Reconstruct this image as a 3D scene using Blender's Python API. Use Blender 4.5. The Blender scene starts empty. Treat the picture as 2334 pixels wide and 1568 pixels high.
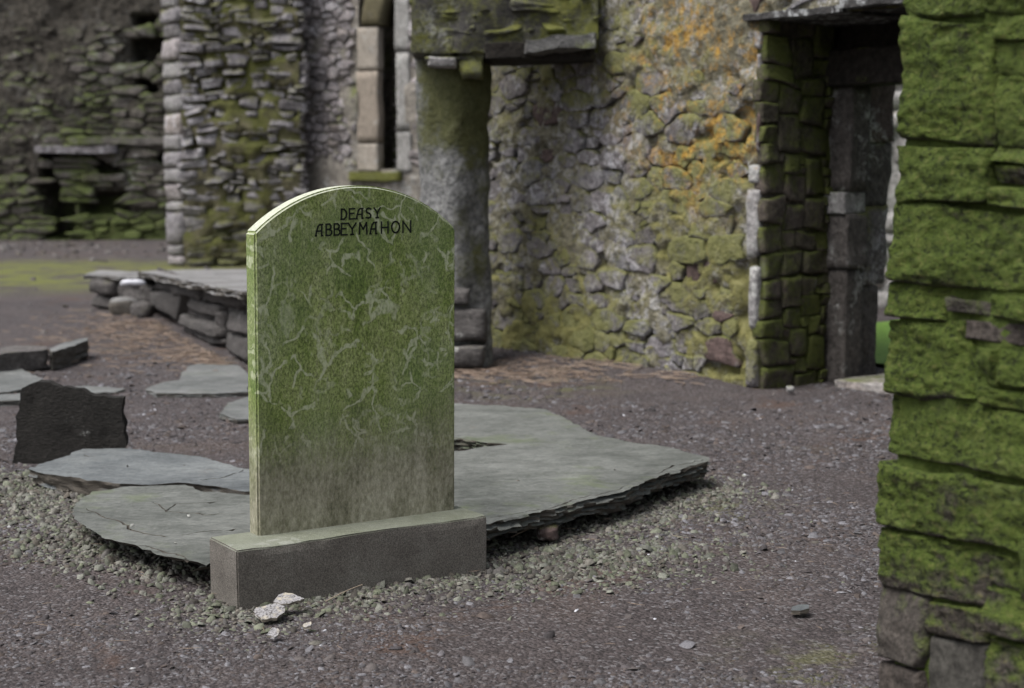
import bpy, bmesh, math, random
import numpy as np
from mathutils import Vector
from mathutils.geometry import delaunay_2d_cdt
random.seed(7); RNG = np.random.default_rng(7)
scene = bpy.context.scene

# ------------------------------------------------------------------ camera
CAM_H, F_PX, PITCH = 1.2, 3600.0, 0.1056
cam = bpy.data.cameras.new('camera'); cam_o = bpy.data.objects.new('camera', cam)
scene.collection.objects.link(cam_o); scene.camera = cam_o
cam.sensor_width = 36; cam.lens = 36 * F_PX / 2333
cam_o.location = (0, 0, CAM_H); cam_o.rotation_euler = (math.pi / 2 - PITCH, 0, 0)
cam.clip_start = 0.05; cam.clip_end = 2000
cam.dof.use_dof = True; cam.dof.focus_distance = 4.6; cam.dof.aperture_fstop = 3.4

# ------------------------------------------------------------------ light
SUN_EL, SUN_AZ = math.radians(60), math.radians(238)      # azimuth: direction the light comes from, clockwise from +Y
w = bpy.data.worlds.new('World'); scene.world = w; w.use_nodes = True
nt = w.node_tree; bg = nt.nodes['Background']
sky = nt.nodes.new('ShaderNodeTexSky'); sky.sky_type = 'NISHITA'; sky.sun_disc = False
sky.sun_elevation = SUN_EL; sky.sun_rotation = SUN_AZ; sky.air_density = 1.0; sky.dust_density = 4.0; sky.ozone_density = 1.0
hs = nt.nodes.new('ShaderNodeHueSaturation'); hs.inputs['Saturation'].default_value = 0.42
nt.links.new(sky.outputs[0], hs.inputs['Color']); nt.links.new(hs.outputs[0], bg.inputs[0])
bg.inputs[1].default_value = 0.078
sun = bpy.data.lights.new('sun', 'SUN'); sun.energy = 1.5; sun.angle = math.radians(32); sun.color = (1, 0.985, 0.97)
sun_o = bpy.data.objects.new('sun', sun); scene.collection.objects.link(sun_o)
sd = Vector((math.sin(SUN_AZ) * math.cos(SUN_EL), math.cos(SUN_AZ) * math.cos(SUN_EL), math.sin(SUN_EL)))
sun_o.rotation_euler = (-sd).to_track_quat('-Z', 'Y').to_euler(); sun_o.location = (-6, -2, 9)
vs = scene.view_settings; vs.view_transform = 'Standard'; vs.look = 'None'; vs.gamma = 1; vs.use_curve_mapping = False
vs.exposure = 1.16
scene.cycles.use_denoising = True
scene.cycles.max_bounces = 6; scene.cycles.diffuse_bounces = 4

# ------------------------------------------------------------------ geometry helpers
CP, SP = math.cos(PITCH), math.sin(PITCH)
def ray(x, y):
    u = (x - 1166.5) / F_PX; v = (784 - y) / F_PX
    return np.array([u, CP + v * SP, -SP + v * CP])
C0 = np.array([0, 0, CAM_H])
def G(x, y, z=0.0):
    r = ray(x, y); return C0 + r * ((z - CAM_H) / r[2])
def atY(x, y, Y):
    r = ray(x, y); return C0 + r * (Y / r[1])
def unit(v):
    v = np.array(v, float); return v / np.linalg.norm(v)

def _hash(ix, iy, iz, seed):
    h = (ix * 374761393 + iy * 668265263 + iz * 2147483647 + seed * 1274126177) & 0xFFFFFFFF
    h = ((h ^ (h >> 13)) * 1274126177) & 0xFFFFFFFF
    h = ((h ^ (h >> 16)) * 2246822519) & 0xFFFFFFFF
    return ((h ^ (h >> 15)) & 0xFFFF) / 32767.5 - 1.0
def noise(p, scale=1.0, seed=0):
    p = np.asarray(p, float) * scale
    i = np.floor(p).astype(np.int64); f = p - i; f = f * f * (3 - 2 * f)
    out = 0
    for dx in (0, 1):
        wx = f[..., 0] if dx else 1 - f[..., 0]
        for dy in (0, 1):
            wy = f[..., 1] if dy else 1 - f[..., 1]
            for dz in (0, 1):
                wz = f[..., 2] if dz else 1 - f[..., 2]
                out = out + wx * wy * wz * _hash(i[..., 0] + dx, i[..., 1] + dy, i[..., 2] + dz, seed)
    return out
def fbm(p, scale=1.0, octv=4, seed=0, gain=0.5):
    s, a, o = 0, 1.0, 0.0
    for k in range(octv):
        s = s + a * noise(p, scale * 2.03 ** k, seed + 17 * k); o += a; a *= gain
    return s / o
def sstep(a, b, x):
    t = np.clip((x - a) / (b - a), 0, 1); return t * t * (3 - 2 * t)

COL = scene.collection
def add_mesh(name, verts, faces, mat, parent=None, smooth=True, origin=None):
    verts = np.asarray(verts, float)
    if origin is None:
        origin = verts.mean(0)
    me = bpy.data.meshes.new(name)
    me.from_pydata((verts - origin).tolist(), [], [tuple(int(i) for i in f) for f in faces])
    if mat: me.materials.append(mat)
    if smooth: me.polygons.foreach_set('use_smooth', [True] * len(me.polygons))
    me.update()
    o = bpy.data.objects.new(name, me); COL.objects.link(o)
    put(o, origin, parent)
    return o
def put(o, origin, parent):
    org = Vector(origin)
    if parent:
        o.parent = parent
        q = parent
        while q: org -= q.location; q = q.parent
    o.location = org
def empty(name, loc, label, cat, group=None):
    o = bpy.data.objects.new(name, None); COL.objects.link(o); o.location = Vector(loc); o.empty_display_size = 0.2
    tag(o, label, cat, group); return o
def tag(o, label=None, cat=None, group=None, kind=None):
    if label: o['label'] = label
    if cat:
        o['category'] = cat
        if not kind: o['kind'] = 'thing'
    if group: o['group'] = group
    if kind: o['kind'] = kind
    return o

class Frame:
    """a vertical face: s along it, t up, o out of it towards the viewer"""
    def __init__(self, O, d, lean=0.0):
        self.O = np.array(O, float); self.d = unit([d[0], d[1], 0])
        n = np.array([self.d[1], -self.d[0], 0]);
        self.n = n
        self.up = np.array([0, 0, 1.0]) - lean * n
    def pt(self, s, t, o=0.0):
        s, t, o = np.broadcast_arrays(np.asarray(s, float), np.asarray(t, float), np.asarray(o, float))
        return self.O + s[..., None] * self.d + t[..., None] * self.up + o[..., None] * self.n
    def px(self, x, y):
        r = ray(x, y); M = np.stack([self.d, self.up, -r], 1)
        s, t, _ = np.linalg.solve(M, C0 - self.O); return float(s), float(t)
    def rect(self, x0, y0, x1, y1):
        return [self.px(x0, y1), self.px(x1, y1), self.px(x1, y0), self.px(x0, y0)]

def stone_piece(fr, q, mat, parent, o0=0.0, back=0.10, n=7, rough=0.012, rnd=None, drop=0.022, power=11, seed=0, name='stone', freq=9.0, stretch=(1, 1, 1), gap=0.003, fine=0.0, m=None, cj=0.0):
    """one masonry stone: a quad in the wall face, with rounded corners, pillowed and roughened"""
    q = np.array(q, float); c = q.mean(0); rq = random.Random(seed)
    if rnd is None: rnd = rq.uniform(.05, .24)
    if cj:
        for i in range(4): q[i] += (c - q[i]) * np.array([rq.uniform(0, cj), rq.uniform(0, cj)]) * (2.0 if rq.random() < .2 else 1)
    c = q.mean(0)
    wdt = np.linalg.norm(q[1] - q[0]); hgt = np.linalg.norm(q[3] - q[0])
    k = 1 - gap / max(min(wdt, hgt), 0.02)
    q = c + (q - c) * min(max(k, 0.6), 1.12)
    def axis(n):
        a = np.linspace(-1, 1, n); return np.sign(a) * (1 - (1 - np.abs(a)) ** 1.45)
    m = m or n
    A, B = np.meshgrid(axis(n), axis(m), indexing='ij')
    a2 = A * np.sqrt(1 - rnd * B * B / 2) ; b2 = B * np.sqrt(1 - rnd * A * A / 2)
    sc = 1 / math.sqrt(1 - rnd / 2) * 0.94
    a2 = np.clip(a2 * sc, -1, 1); b2 = np.clip(b2 * sc, -1, 1)
    U = (a2 + 1) / 2; V = (b2 + 1) / 2
    P = ((1 - U) * (1 - V))[..., None] * q[0] + (U * (1 - V))[..., None] * q[1] + (U * V)[..., None] * q[2] + ((1 - U) * V)[..., None] * q[3]
    e = 1 - (1 - np.abs(A) ** power) * (1 - np.abs(B) ** power)
    s3 = np.stack([P[..., 0] * stretch[0], P[..., 1] * stretch[1], np.full(A.shape, seed * 1.37)], -1)
    nz = fbm(s3, freq, 3, seed % 97); nz = nz + .5 * (.5 - 2 * np.abs(noise(s3, freq * .8, seed % 71)))
    tilt = (random.uniform(-1, 1) * A + random.uniform(-1, 1) * B) * rough * 0.9
    o = o0 - drop * e + rough * nz + tilt * (1 - e)
    if fine: o = o + fine * fbm(s3, freq * 5, 3, seed % 89 + 5)
    js = rough * 0.9 * noise(s3 + 31.7, freq * 1.3, seed % 61) * (0.3 + e); jt = rough * 0.9 * noise(s3 + 77.1, freq * 1.3, seed % 53) * (0.3 + e)
    W = fr.pt(P[..., 0] + js, P[..., 1] + jt, o)
    idx = np.arange(n * m).reshape(n, m)
    verts = W.reshape(-1, 3)
    faces = np.stack([idx[:-1, :-1], idx[1:, :-1], idx[1:, 1:], idx[:-1, 1:]], -1).reshape(-1, 4).tolist()
    rim = list(idx[:, 0]) + list(idx[-1, 1:]) + list(idx[-2::-1, -1]) + list(idx[0, -2:0:-1])
    base = len(verts); rv = verts[rim]
    bk = rv - fr.n * (back + ((rv - fr.O) @ fr.n - o0 + drop)[:, None] * 0.0)
    verts = np.concatenate([verts, bk]); L = len(rim)
    for i in range(L):
        j = (i + 1) % L
        faces.append((rim[j], rim[i], base + i, base + j))
    faces.append(tuple(base + i for i in range(L))[::-1])
    return add_mesh(name, verts, faces, mat, parent, origin=fr.pt(c[0], c[1], o0))

def pack(s0, s1, t0, t1, cw, ch, sizes, ok=None, seed=0):
    """random rubble: rectangles of mixed size packed on a cell grid, without running joints"""
    rg = random.Random(seed)
    nx = int(round((s1 - s0) / cw)); ny = int(round((t1 - t0) / ch))
    free = np.ones((nx, ny), bool)
    if ok:
        for i in range(nx):
            for j in range(ny):
                free[i, j] = ok(s0 + (i + .5) * cw, t0 + (j + .5) * ch)
    out = []
    for j in range(ny):
        i = 0
        while i < nx:
            if not free[i, j]: i += 1; continue
            for _ in range(12):
                a, b = rg.choice(sizes)
                if i + a <= nx and j + b <= ny and free[i:i + a, j:j + b].all(): break
            else:
                a = 1
                while a < 3 and i + a < nx and free[i + a, j]: a += 1
                b = 1
            free[i:i + a, j:j + b] = False
            out.append((s0 + i * cw, t0 + j * ch, s0 + (i + a) * cw, t0 + (j + b) * ch)); i += a
    return out
def warp(s, t, amp, sc, seed):
    p = np.array([s, t, seed * 3.3]); return (s + amp * noise(p, sc, seed) + amp * .4 * noise(p, sc * 3, seed + 3), t + amp * .8 * noise(p, sc, seed + 9) + amp * .4 * noise(p, sc * 3, seed + 5))
def lay(fr, rects, mat, parent, seed=0, amp=0.03, wsc=4.0, o=(-0.01, 0.03), limit=300, seen=None, **kw):
    rg = random.Random(seed); k = 0
    for r in rects:
        q = [warp(s, t, amp, wsc, seed) for s, t in ((r[0], r[1]), (r[2], r[1]), (r[2], r[3]), (r[0], r[3]))]
        k += 1
        m = mat(r, rg) if callable(mat) else mat
        stone_piece(fr, q, m, parent, o0=rg.uniform(*o), seed=seed * 1000 + k, **kw)
    return k

def cells(rects, bounds, kx=.7, jit=.25, seed=0, wf=.55):
    """irregular rubble: a weighted cell round the jittered middle of each packed rectangle"""
    rg = random.Random(seed); C = []; Wt = []
    for r in rects:
        w_, h_ = r[2] - r[0], r[3] - r[1]
        C.append((((r[0] + r[2]) / 2 + rg.uniform(-jit, jit) * w_) * kx, (r[1] + r[3]) / 2 + rg.uniform(-jit, jit) * h_)); Wt.append(wf * (.5 * math.sqrt(w_ * kx * h_)) ** 2 * rg.uniform(.6, 1.5))
    C = np.array(C); Wt = np.array(Wt); out = []
    for i in range(len(C)):
        r = rects[i]; m = 1.2 * max((r[2] - r[0]) * kx, r[3] - r[1]) + .06
        poly = [C[i] + np.array(d) * m for d in ((-1, -1), (1, -1), (1, 1), (-1, 1))]
        dd = np.linalg.norm(C - C[i], axis=1)
        for j in np.argsort(dd)[1:26]:
            n_ = C[j] - C[i]; k_ = (C[j] @ C[j] - C[i] @ C[i] + Wt[i] - Wt[j]) / 2
            new = []
            for a, b in zip(poly, poly[1:] + poly[:1]):
                da, db = n_ @ a - k_, n_ @ b - k_
                if da <= 0: new.append(a)
                if da * db < 0: new.append(a + (b - a) * (da / (da - db)))
            poly = new
            if len(poly) < 3: break
        if len(poly) < 3: continue
        out.append([np.array([min(max(q[0] / kx, bounds[0]), bounds[1]), min(max(q[1], bounds[2]), bounds[3])]) for q in poly])
    return out
def poly_stone(fr, poly, mat, parent, o0=0, back=.1, rough=.012, drop=.02, power=14, seed=0, gap=.004, freq=8, fine=0, name='stone', soft=1, K=22, jag=.16):
    q = np.array(poly); rq = random.Random(seed)
    for _ in range(soft):
        k = rq.uniform(.03, .10); nx_ = np.roll(q, -1, 0); q = np.stack([q * (1 - k) + nx_ * k, q * k + nx_ * (1 - k)], 1).reshape(-1, 2)
    c = q.mean(0); L = np.linalg.norm(np.roll(q, -1, 0) - q, axis=1); cum = np.concatenate([[0], np.cumsum(L)]); q2 = np.vstack([q, q[:1]])
    u = np.linspace(0, cum[-1], K, endpoint=False); b = np.stack([np.interp(u, cum, q2[:, 0]), np.interp(u, cum, q2[:, 1])], 1)
    rad = np.linalg.norm(b - c, axis=1); b = c + (b - c) * (1 - gap / np.maximum(rad, .01))[:, None]
    b3 = np.concatenate([b, np.full((K, 1), seed * .77)], 1); b = c + (b - c) * (1 + jag * noise(b3, 3.0 / max(rad.mean(), .02), seed % 91))[:, None]
    rings = (1.0, .95, .84, .55, .25); P = []; rr = []
    for r in rings: P.append(c + (b - c) * r); rr.append(np.full(K, r))
    P = np.vstack(P + [c[None]]); rr = np.concatenate(rr + [[0.0]])
    s3 = np.concatenate([P, np.full((len(P), 1), seed * 1.37)], 1)
    nz = fbm(s3, freq, 3, seed % 97) + .5 * (.5 - 2 * np.abs(noise(s3, freq * .8, seed % 71)))
    t3 = (P - c) / max(rad.mean(), .02); o = o0 - drop * rr ** power + rough * nz + rough * .8 * (rq.uniform(-1, 1) * t3[:, 0] + rq.uniform(-1, 1) * t3[:, 1])
    if fine: o = o + fine * fbm(s3, freq * 5, 3, seed % 89)
    V = fr.pt(P[:, 0], P[:, 1], o); nr_ = len(rings); F = []
    for k in range(nr_ - 1):
        for i in range(K):
            j = (i + 1) % K; F.append((k * K + i, k * K + j, (k + 1) * K + j, (k + 1) * K + i))
    ct = nr_ * K
    for i in range(K): F.append(((nr_ - 1) * K + i, (nr_ - 1) * K + (i + 1) % K, ct))
    bk = V[:K] - fr.n * back; base = len(V); V = np.concatenate([V, bk])
    for i in range(K):
        j = (i + 1) % K; F.append((j, i, base + i, base + j))
    F.append(tuple(base + i for i in range(K))[::-1])
    return add_mesh(name, V, F, mat, parent, origin=fr.pt(c[0], c[1], o0))
def rubble(fr, polys, mat, parent, seed=0, o=(-.01, .03), amp=.02, wsc=4.0, **kw):
    rg = random.Random(seed)
    for k, q in enumerate(polys):
        q = [warp(a[0], a[1], amp, wsc, seed) for a in q]
        poly_stone(fr, q, mat((q[0][0], q[0][1]), rg) if callable(mat) else mat, parent, o0=rg.uniform(*o), seed=seed * 1000 + k, **kw)

def mortar(fr, s0, s1, t0, t1, step, fn, mat, parent, name='mortar', cut=None):
    ns = int((s1 - s0) / step) + 1; ntt = int((t1 - t0) / step) + 1
    S, T = np.meshgrid(np.linspace(s0, s1, ns), np.linspace(t0, t1, ntt), indexing='ij')
    W = fr.pt(S, T, fn(S, T)); idx = np.arange(ns * ntt).reshape(ns, ntt)
    f = np.stack([idx[:-1, :-1], idx[1:, :-1], idx[1:, 1:], idx[:-1, 1:]], -1).reshape(-1, 4)
    if cut is not None:
        sc = (S[:-1, :-1] + S[1:, 1:]).ravel() / 2; tc = (T[:-1, :-1] + T[1:, 1:]).ravel() / 2
        f = f[~cut(sc, tc)]
    return add_mesh(name, W.reshape(-1, 3), f.tolist(), mat, parent, origin=fr.pt((s0 + s1) / 2, t0, 0))
def block(fr, s0, s1, t0, t1, o0, o1, mat, parent, name, div=1, rough=0.0, freq=6, seed=0, bevel=0.0):
    bm = bmesh.new(); bmesh.ops.create_cube(bm, size=1)
    if div > 1: bmesh.ops.subdivide_edges(bm, edges=bm.edges[:], cuts=div, use_grid_fill=True)
    P = np.array([v.co[:] for v in bm.verts]) + .5
    W = fr.pt(s0 + P[:, 0] * (s1 - s0), t0 + P[:, 1] * (t1 - t0), o0 + P[:, 2] * (o1 - o0))
    if rough:
        for ax in range(3): W[:, ax] += rough * fbm(W + 13.1 * ax, freq, 3, seed + ax)
    faces = [[v.index for v in f.verts] for f in bm.faces]; bm.free()
    o = add_mesh(name, W, faces, mat, parent, smooth=div > 1)
    if bevel:
        md = o.modifiers.new('bevel', 'BEVEL'); md.width = bevel; md.segments = 2
    return o

# ------------------------------------------------------------------ material helpers
class NT:
    def __init__(self, name):
        self.m = bpy.data.materials.new(name); self.m.use_nodes = True; self.t = self.m.node_tree
        self.bsdf = self.t.nodes['Principled BSDF']; self.bsdf.inputs['Specular IOR Level'].default_value = 0.25
        g = self.n('ShaderNodeNewGeometry'); self.pos = g.outputs['Position']; self.nrm = g.outputs['Normal']
        self.obj = self.n('ShaderNodeTexCoord').outputs['Object']
        self.rnd = self.n('ShaderNodeObjectInfo').outputs['Random']
    def n(self, kind): return self.t.nodes.new(kind)
    def set(self, sock, v):
        if isinstance(v, bpy.types.NodeSocket): self.t.links.new(v, sock)
        elif v is not None:
            if isinstance(v, (tuple, list)) and len(v) == 3 and sock.type == 'RGBA': v = (*v, 1)
            sock.default_value = v
    def math(self, op, a, b=None, c=None, clamp=False):
        x = self.n('ShaderNodeMath'); x.operation = op; x.use_clamp = clamp
        self.set(x.inputs[0], a); self.set(x.inputs[1], b)
        if c is not None: self.set(x.inputs[2], c)
        return x.outputs[0]
    def add(self, *a):
        r = a[0]
        for b in a[1:]: r = self.math('ADD', r, b)
        return r
    def mul(self, a, b): return self.math('MULTIPLY', a, b)
    def noise(self, scale, detail=4, rough=.55, dist=0, vec=None):
        x = self.n('ShaderNodeTexNoise'); self.set(x.inputs['Vector'], vec or self.pos); x.inputs['Scale'].default_value = scale
        x.inputs['Detail'].default_value = detail; x.inputs['Roughness'].default_value = rough; x.inputs['Distortion'].default_value = dist
        return x.outputs['Fac']
    def voro(self, scale, feature='F1', out='Distance', vec=None, rnd=1):
        x = self.n('ShaderNodeTexVoronoi'); x.feature = feature; self.set(x.inputs['Vector'], vec or self.pos); x.inputs['Scale'].default_value = scale
        x.inputs['Randomness'].default_value = rnd
        return x.outputs[out]
    def step(self, a, b, x, lo=0.0, hi=1.0):
        r = self.n('ShaderNodeMapRange'); r.interpolation_type = 'SMOOTHSTEP'
        self.set(r.inputs['Value'], x); r.inputs[1].default_value = a; r.inputs[2].default_value = b; r.inputs[3].default_value = lo; r.inputs[4].default_value = hi
        return r.outputs[0]
    def ramp(self, fac, stops):
        r = self.n('ShaderNodeValToRGB'); cr = r.color_ramp
        while len(cr.elements) < len(stops): cr.elements.new(0.5)
        for e, (p, c) in zip(cr.elements, stops): e.position = p; e.color = (*c, 1)
        self.set(r.inputs[0], fac); return r.outputs[0]
    def mix(self, fac, a, b, mode='MIX'):
        x = self.n('ShaderNodeMix'); x.data_type = 'RGBA'; x.blend_type = mode
        self.set(x.inputs[0], fac); self.set(x.inputs[6], a); self.set(x.inputs[7], b); return x.outputs[2]
    def sep(self, v):
        x = self.n('ShaderNodeSeparateXYZ'); self.set(x.inputs[0], v); return x.outputs
    def mapv(self, v, scale=(1, 1, 1), rot=(0, 0, 0), loc=(0, 0, 0)):
        x = self.n('ShaderNodeMapping'); self.set(x.inputs[0], v); x.inputs['Scale'].default_value = scale; x.inputs['Rotation'].default_value = rot; x.inputs['Location'].default_value = loc
        return x.outputs[0]
    def dist(self, p):
        x = self.n('ShaderNodeVectorMath'); x.operation = 'DISTANCE'; self.set(x.inputs[0], self.pos); x.inputs[1].default_value = tuple(p); return x.outputs['Value']
    def near(self, p, r0, r1):   # 1 inside r0, 0 beyond r1
        return self.math('SUBTRACT', 1.0, self.step(r0, r1, self.dist(p)))
    def bump(self, h, strength, dist, prev=None):
        b = self.n('ShaderNodeBump'); b.inputs['Strength'].default_value = strength; b.inputs['Distance'].default_value = dist
        self.set(b.inputs['Height'], h)
        if prev: self.t.links.new(prev, b.inputs['Normal'])
        return b.outputs[0]
    def scalec(self, col, f):
        x = self.n('ShaderNodeVectorMath'); x.operation = 'SCALE'; self.set(x.inputs[0], col); self.set(x.inputs['Scale'], f); return x.outputs[0]
    def done(self, col, rough=0.9, normal=None):
        self.set(self.bsdf.inputs['Base Color'], col); self.set(self.bsdf.inputs['Roughness'], rough)
        if normal: self.t.links.new(normal, self.bsdf.inputs['Normal'])
        return self.m

MOSS = ((0.035, 0.05, 0.010), (0.10, 0.125, 0.022), (0.17, 0.18, 0.05))
def stone_mat(name, cols, moss=0.45, mosscol=MOSS, pale=0.4, palecol=(0.42, 0.42, 0.40), orange=None, s=1.0, low=None, bump=0.5, up=0.14, streak=None, lum=(0.42, 1.5), patches=(), clump=False):
    t = NT(name)
    big = t.noise(1.3 / s, 3, .55); mid = t.noise(7 / s, 5, .6); fine = t.noise(45 / s, 5, .65)
    v = t.pos
    if streak: v = t.mapv(t.pos, streak)
    grain = t.noise(24 / s, 5, .65, vec=v)
    sel = t.add(t.mul(t.rnd, 0.75), t.mul(mid, 0.4), -0.08)
    base = t.ramp(sel, [(i / (len(cols) - 1), c) for i, c in enumerate(cols)])
    base = t.scalec(base, t.step(0.3, 0.72, t.add(t.mul(grain, .6), t.mul(fine, .4)), *lum))
    # pale crustose lichen
    pm = t.mul(t.step(0.62 - .25 * pale, 0.72 - .25 * pale, t.add(t.mul(mid, .5), t.mul(t.noise(2.1 / s, 2), .5))), t.step(0.48, 0.58, t.noise(16 / s, 6, .7, 0.4)))
    base = t.mix(t.mul(pm, 0.85), base, t.scalec(palecol, t.step(.3, .7, fine, .6, 1.25)))
    base = t.mix(t.mul(t.step(.56, .66, t.noise(10 / s, 6, .75, .3)), .45), base, t.scalec(base, .4))      # dark stains
    # moss
    nz = t.sep(t.nrm)[2]
    mm = t.add(t.mul(big, .45), t.mul(mid, .35), t.mul(fine, .2), t.mul(nz, up), t.mul(t.rnd, .08))
    if low:
        z = t.sep(t.pos)[2]; mm = t.add(mm, t.step(low[0], low[1], z, low[2], 0.0))
    for p, r0, r1, a in patches: mm = t.add(mm, t.mul(t.near(p, r0, r1), a))
    thr = 0.78 - 0.45 * moss
    mk = t.step(thr - .05, thr + .09, mm)
    mc = t.ramp(t.add(t.mul(mid, .45), t.mul(fine, .35), t.mul(grain, .2)), [(.30, mosscol[0]), (.5, mosscol[1]), (.72, mosscol[2])])
    base = t.mix(t.mul(mk, 0.93), base, mc)
    if orange:
        p, r0, r1 = orange
        om = t.mul(t.near(p, r0, r1), t.step(.49, .61, t.add(t.mul(t.noise(3.2, 6, .7), .5), t.mul(t.noise(19, 6, .75), .5))))
        base = t.mix(t.mul(om, .85), base, t.ramp(fine, [(.3, (.28, .15, .03)), (.55, (.46, .26, .045)), (.75, (.48, .36, .12))]))
    n1 = t.bump(t.add(mid, t.mul(grain, .8)), bump, .03 * s)
    if clump:      # cushions of moss, with shade painted into the pits between them
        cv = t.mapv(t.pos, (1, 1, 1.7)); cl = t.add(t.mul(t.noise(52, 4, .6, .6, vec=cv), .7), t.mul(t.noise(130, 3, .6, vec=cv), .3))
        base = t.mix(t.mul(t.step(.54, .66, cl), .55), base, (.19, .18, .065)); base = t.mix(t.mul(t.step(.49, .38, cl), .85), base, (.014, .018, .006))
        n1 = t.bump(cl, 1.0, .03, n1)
    n2 = t.bump(t.add(fine, t.mul(mk, .3)), bump, .012 * s, n1)
    return t.done(base, 0.92, n2)

# ------------------------------------------------------------------ materials
W_J = G(1731, 886); W_L = G(1125, 806)
YEL = [(atY(1640, 480, 9.1), .3, .9, .10), (atY(1350, 330, 9.7), .1, .5, -.10), (atY(1200, 700, 10.2), .2, 1.0, .05), (atY(1440, 620, 9.5), .05, .4, -.06)]
ORANGE = (atY(1630, 180, 9.3), 0.45, 0.95)
RUBBLE = [(.10, .092, .088), (.175, .160, .160), (.235, .215, .22), (.19, .185, .195), (.14, .12, .105)]
M_right = stone_mat('right_wall_stone', RUBBLE, bump=.9, moss=.47, pale=.70, palecol=(.46, .45, .47), orange=ORANGE, low=(0.0, 1.1, .05), s=1.0,
                    mosscol=((.060, .066, .020), (.150, .152, .050), (.25, .24, .10)), patches=YEL)
M_plaster = stone_mat('lichened_plaster', [(.14, .13, .09), (.20, .185, .13), (.26, .24, .18)], moss=.40, pale=.80, palecol=(.46, .45, .44), orange=ORANGE, low=(0, 1.0, .10), lum=(.4, 1.35), bump=.9, patches=YEL,
                      mosscol=((.065, .068, .022), (.165, .158, .052), (.28, .255, .10)))
M_quoin = stone_mat('pale_quoin_stone', [(.15, .14, .14), (.24, .23, .23), (.30, .29, .28)], moss=.18, pale=.6, orange=ORANGE)
M_lint = stone_mat('speckled_lintel_slate', [(.045, .043, .042), (.075, .072, .07)], moss=.12, pale=.75, palecol=(.42, .43, .43))
M_jamb = stone_mat('brown_jamb_stone', [(.085, .075, .068), (.12, .108, .10), (.15, .14, .135)], moss=.25, pale=.3, bump=.8, lum=(.4, 1.35))
M_lintg = stone_mat('grey_slate_lintel', [(.085, .083, .08), (.15, .148, .145)], moss=.22, pale=.5, streak=(1, 1, 6), bump=.9)
M_redq = stone_mat('red_quoin_stone', [(.085, .062, .056), (.12, .085, .078)], moss=.28, pale=.45)
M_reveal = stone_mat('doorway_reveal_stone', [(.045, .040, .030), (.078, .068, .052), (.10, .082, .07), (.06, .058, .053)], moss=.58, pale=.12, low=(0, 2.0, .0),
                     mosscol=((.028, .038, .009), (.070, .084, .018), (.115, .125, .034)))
M_shade = stone_mat('shade_toned_lintel_stone', [(.022, .019, .016), (.035, .030, .026)], moss=.25, pale=.0)  # dark tone paints in the shade of door head and pier lintel
M_far = stone_mat('far_left_wall_stone', [(.06, .053, .044), (.10, .090, .077), (.135, .122, .11), (.19, .178, .165)], moss=.42, pale=.25, s=2.2, low=(0, 2.2, .12),
                  mosscol=((.030, .044, .012), (.072, .095, .024), (.125, .135, .05)))
M_farm = stone_mat('far_left_wall_mortar', [(.055, .049, .040), (.092, .082, .067), (.135, .122, .10)], moss=.38, pale=.5, palecol=(.17, .16, .145), s=2.2, bump=1.0, lum=(.3, 1.6), low=(0, 2.2, .14), mosscol=((.030, .044, .012), (.068, .088, .024), (.115, .12, .045)))
M_pier = stone_mat('tall_pier_stone', [(.10, .092, .092), (.18, .168, .175), (.26, .245, .255), (.14, .13, .115)], moss=.36, pale=.62, s=1.7, low=(0, 1.0, .12), palecol=(.40, .39, .41),
                   mosscol=((.040, .045, .012), (.085, .088, .026), (.15, .14, .055)))
M_pierm = stone_mat('tall_pier_mortar', [(.075, .07, .04), (.115, .105, .06), (.15, .135, .09)], moss=.50, pale=.1, s=1.7, mosscol=((.035, .04, .01), (.075, .08, .02), (.12, .12, .04)))
M_win = stone_mat('window_wall_stone', [(.15, .135, .13), (.26, .235, .235), (.34, .31, .31), (.25, .21, .185)], moss=.14, pale=.7, s=1.7, palecol=(.48, .46, .47))
M_winm = stone_mat('window_wall_mortar', [(.15, .135, .12), (.23, .21, .18), (.31, .28, .25)], moss=.20, pale=.5, s=1.7)
M_dress = stone_mat('tan_dressed_stone', [(.29, .245, .20), (.38, .33, .275), (.34, .31, .27)], moss=.05, pale=.3, s=1.5, streak=(4, 4, .5), bump=.3, lum=(.6, 1.25))
M_dressg = stone_mat('green_dressed_stone', [(.10, .09, .055), (.14, .12, .07)], moss=.35, pale=.05, s=1.5, bump=.2, lum=(.7, 1.2))
M_dressp = stone_mat('pale_dressed_stone', [(.24, .235, .225), (.31, .30, .285)], moss=.08, pale=.45, s=1.5, streak=(4, 4, .5), bump=.2)
M_shaft = stone_mat('pitted_render', [(.15, .15, .145), (.20, .20, .195), (.24, .24, .235)], moss=.20, pale=.35, up=.1, bump=.9, lum=(.3, 1.35),
                    mosscol=((.03, .033, .01), (.065, .068, .02), (.10, .10, .035)), patches=[(atY(1100, 230, 9.9), .05, .85, .34), (atY(1120, 600, 9.9), .02, .6, .16)])
M_over = stone_mat('slate_course_stone', [(.06, .056, .052), (.11, .105, .10), (.17, .165, .16)], moss=.66, pale=.55, up=.04, streak=(1, 1, 6),
                   mosscol=((.05, .056, .012), (.115, .122, .026), (.19, .185, .05)))
FGM = ((.026, .040, .006), (.082, .122, .016), (.155, .185, .042))
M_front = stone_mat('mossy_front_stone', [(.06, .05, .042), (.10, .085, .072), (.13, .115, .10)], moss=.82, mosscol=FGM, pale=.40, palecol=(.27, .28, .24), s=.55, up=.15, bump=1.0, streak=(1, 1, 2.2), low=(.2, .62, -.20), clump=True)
M_frontd = stone_mat('bare_front_stone', [(.055, .046, .040), (.080, .067, .058), (.07, .064, .056)], moss=.40, mosscol=FGM, pale=.15, s=.55, up=.0, bump=.9)
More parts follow.
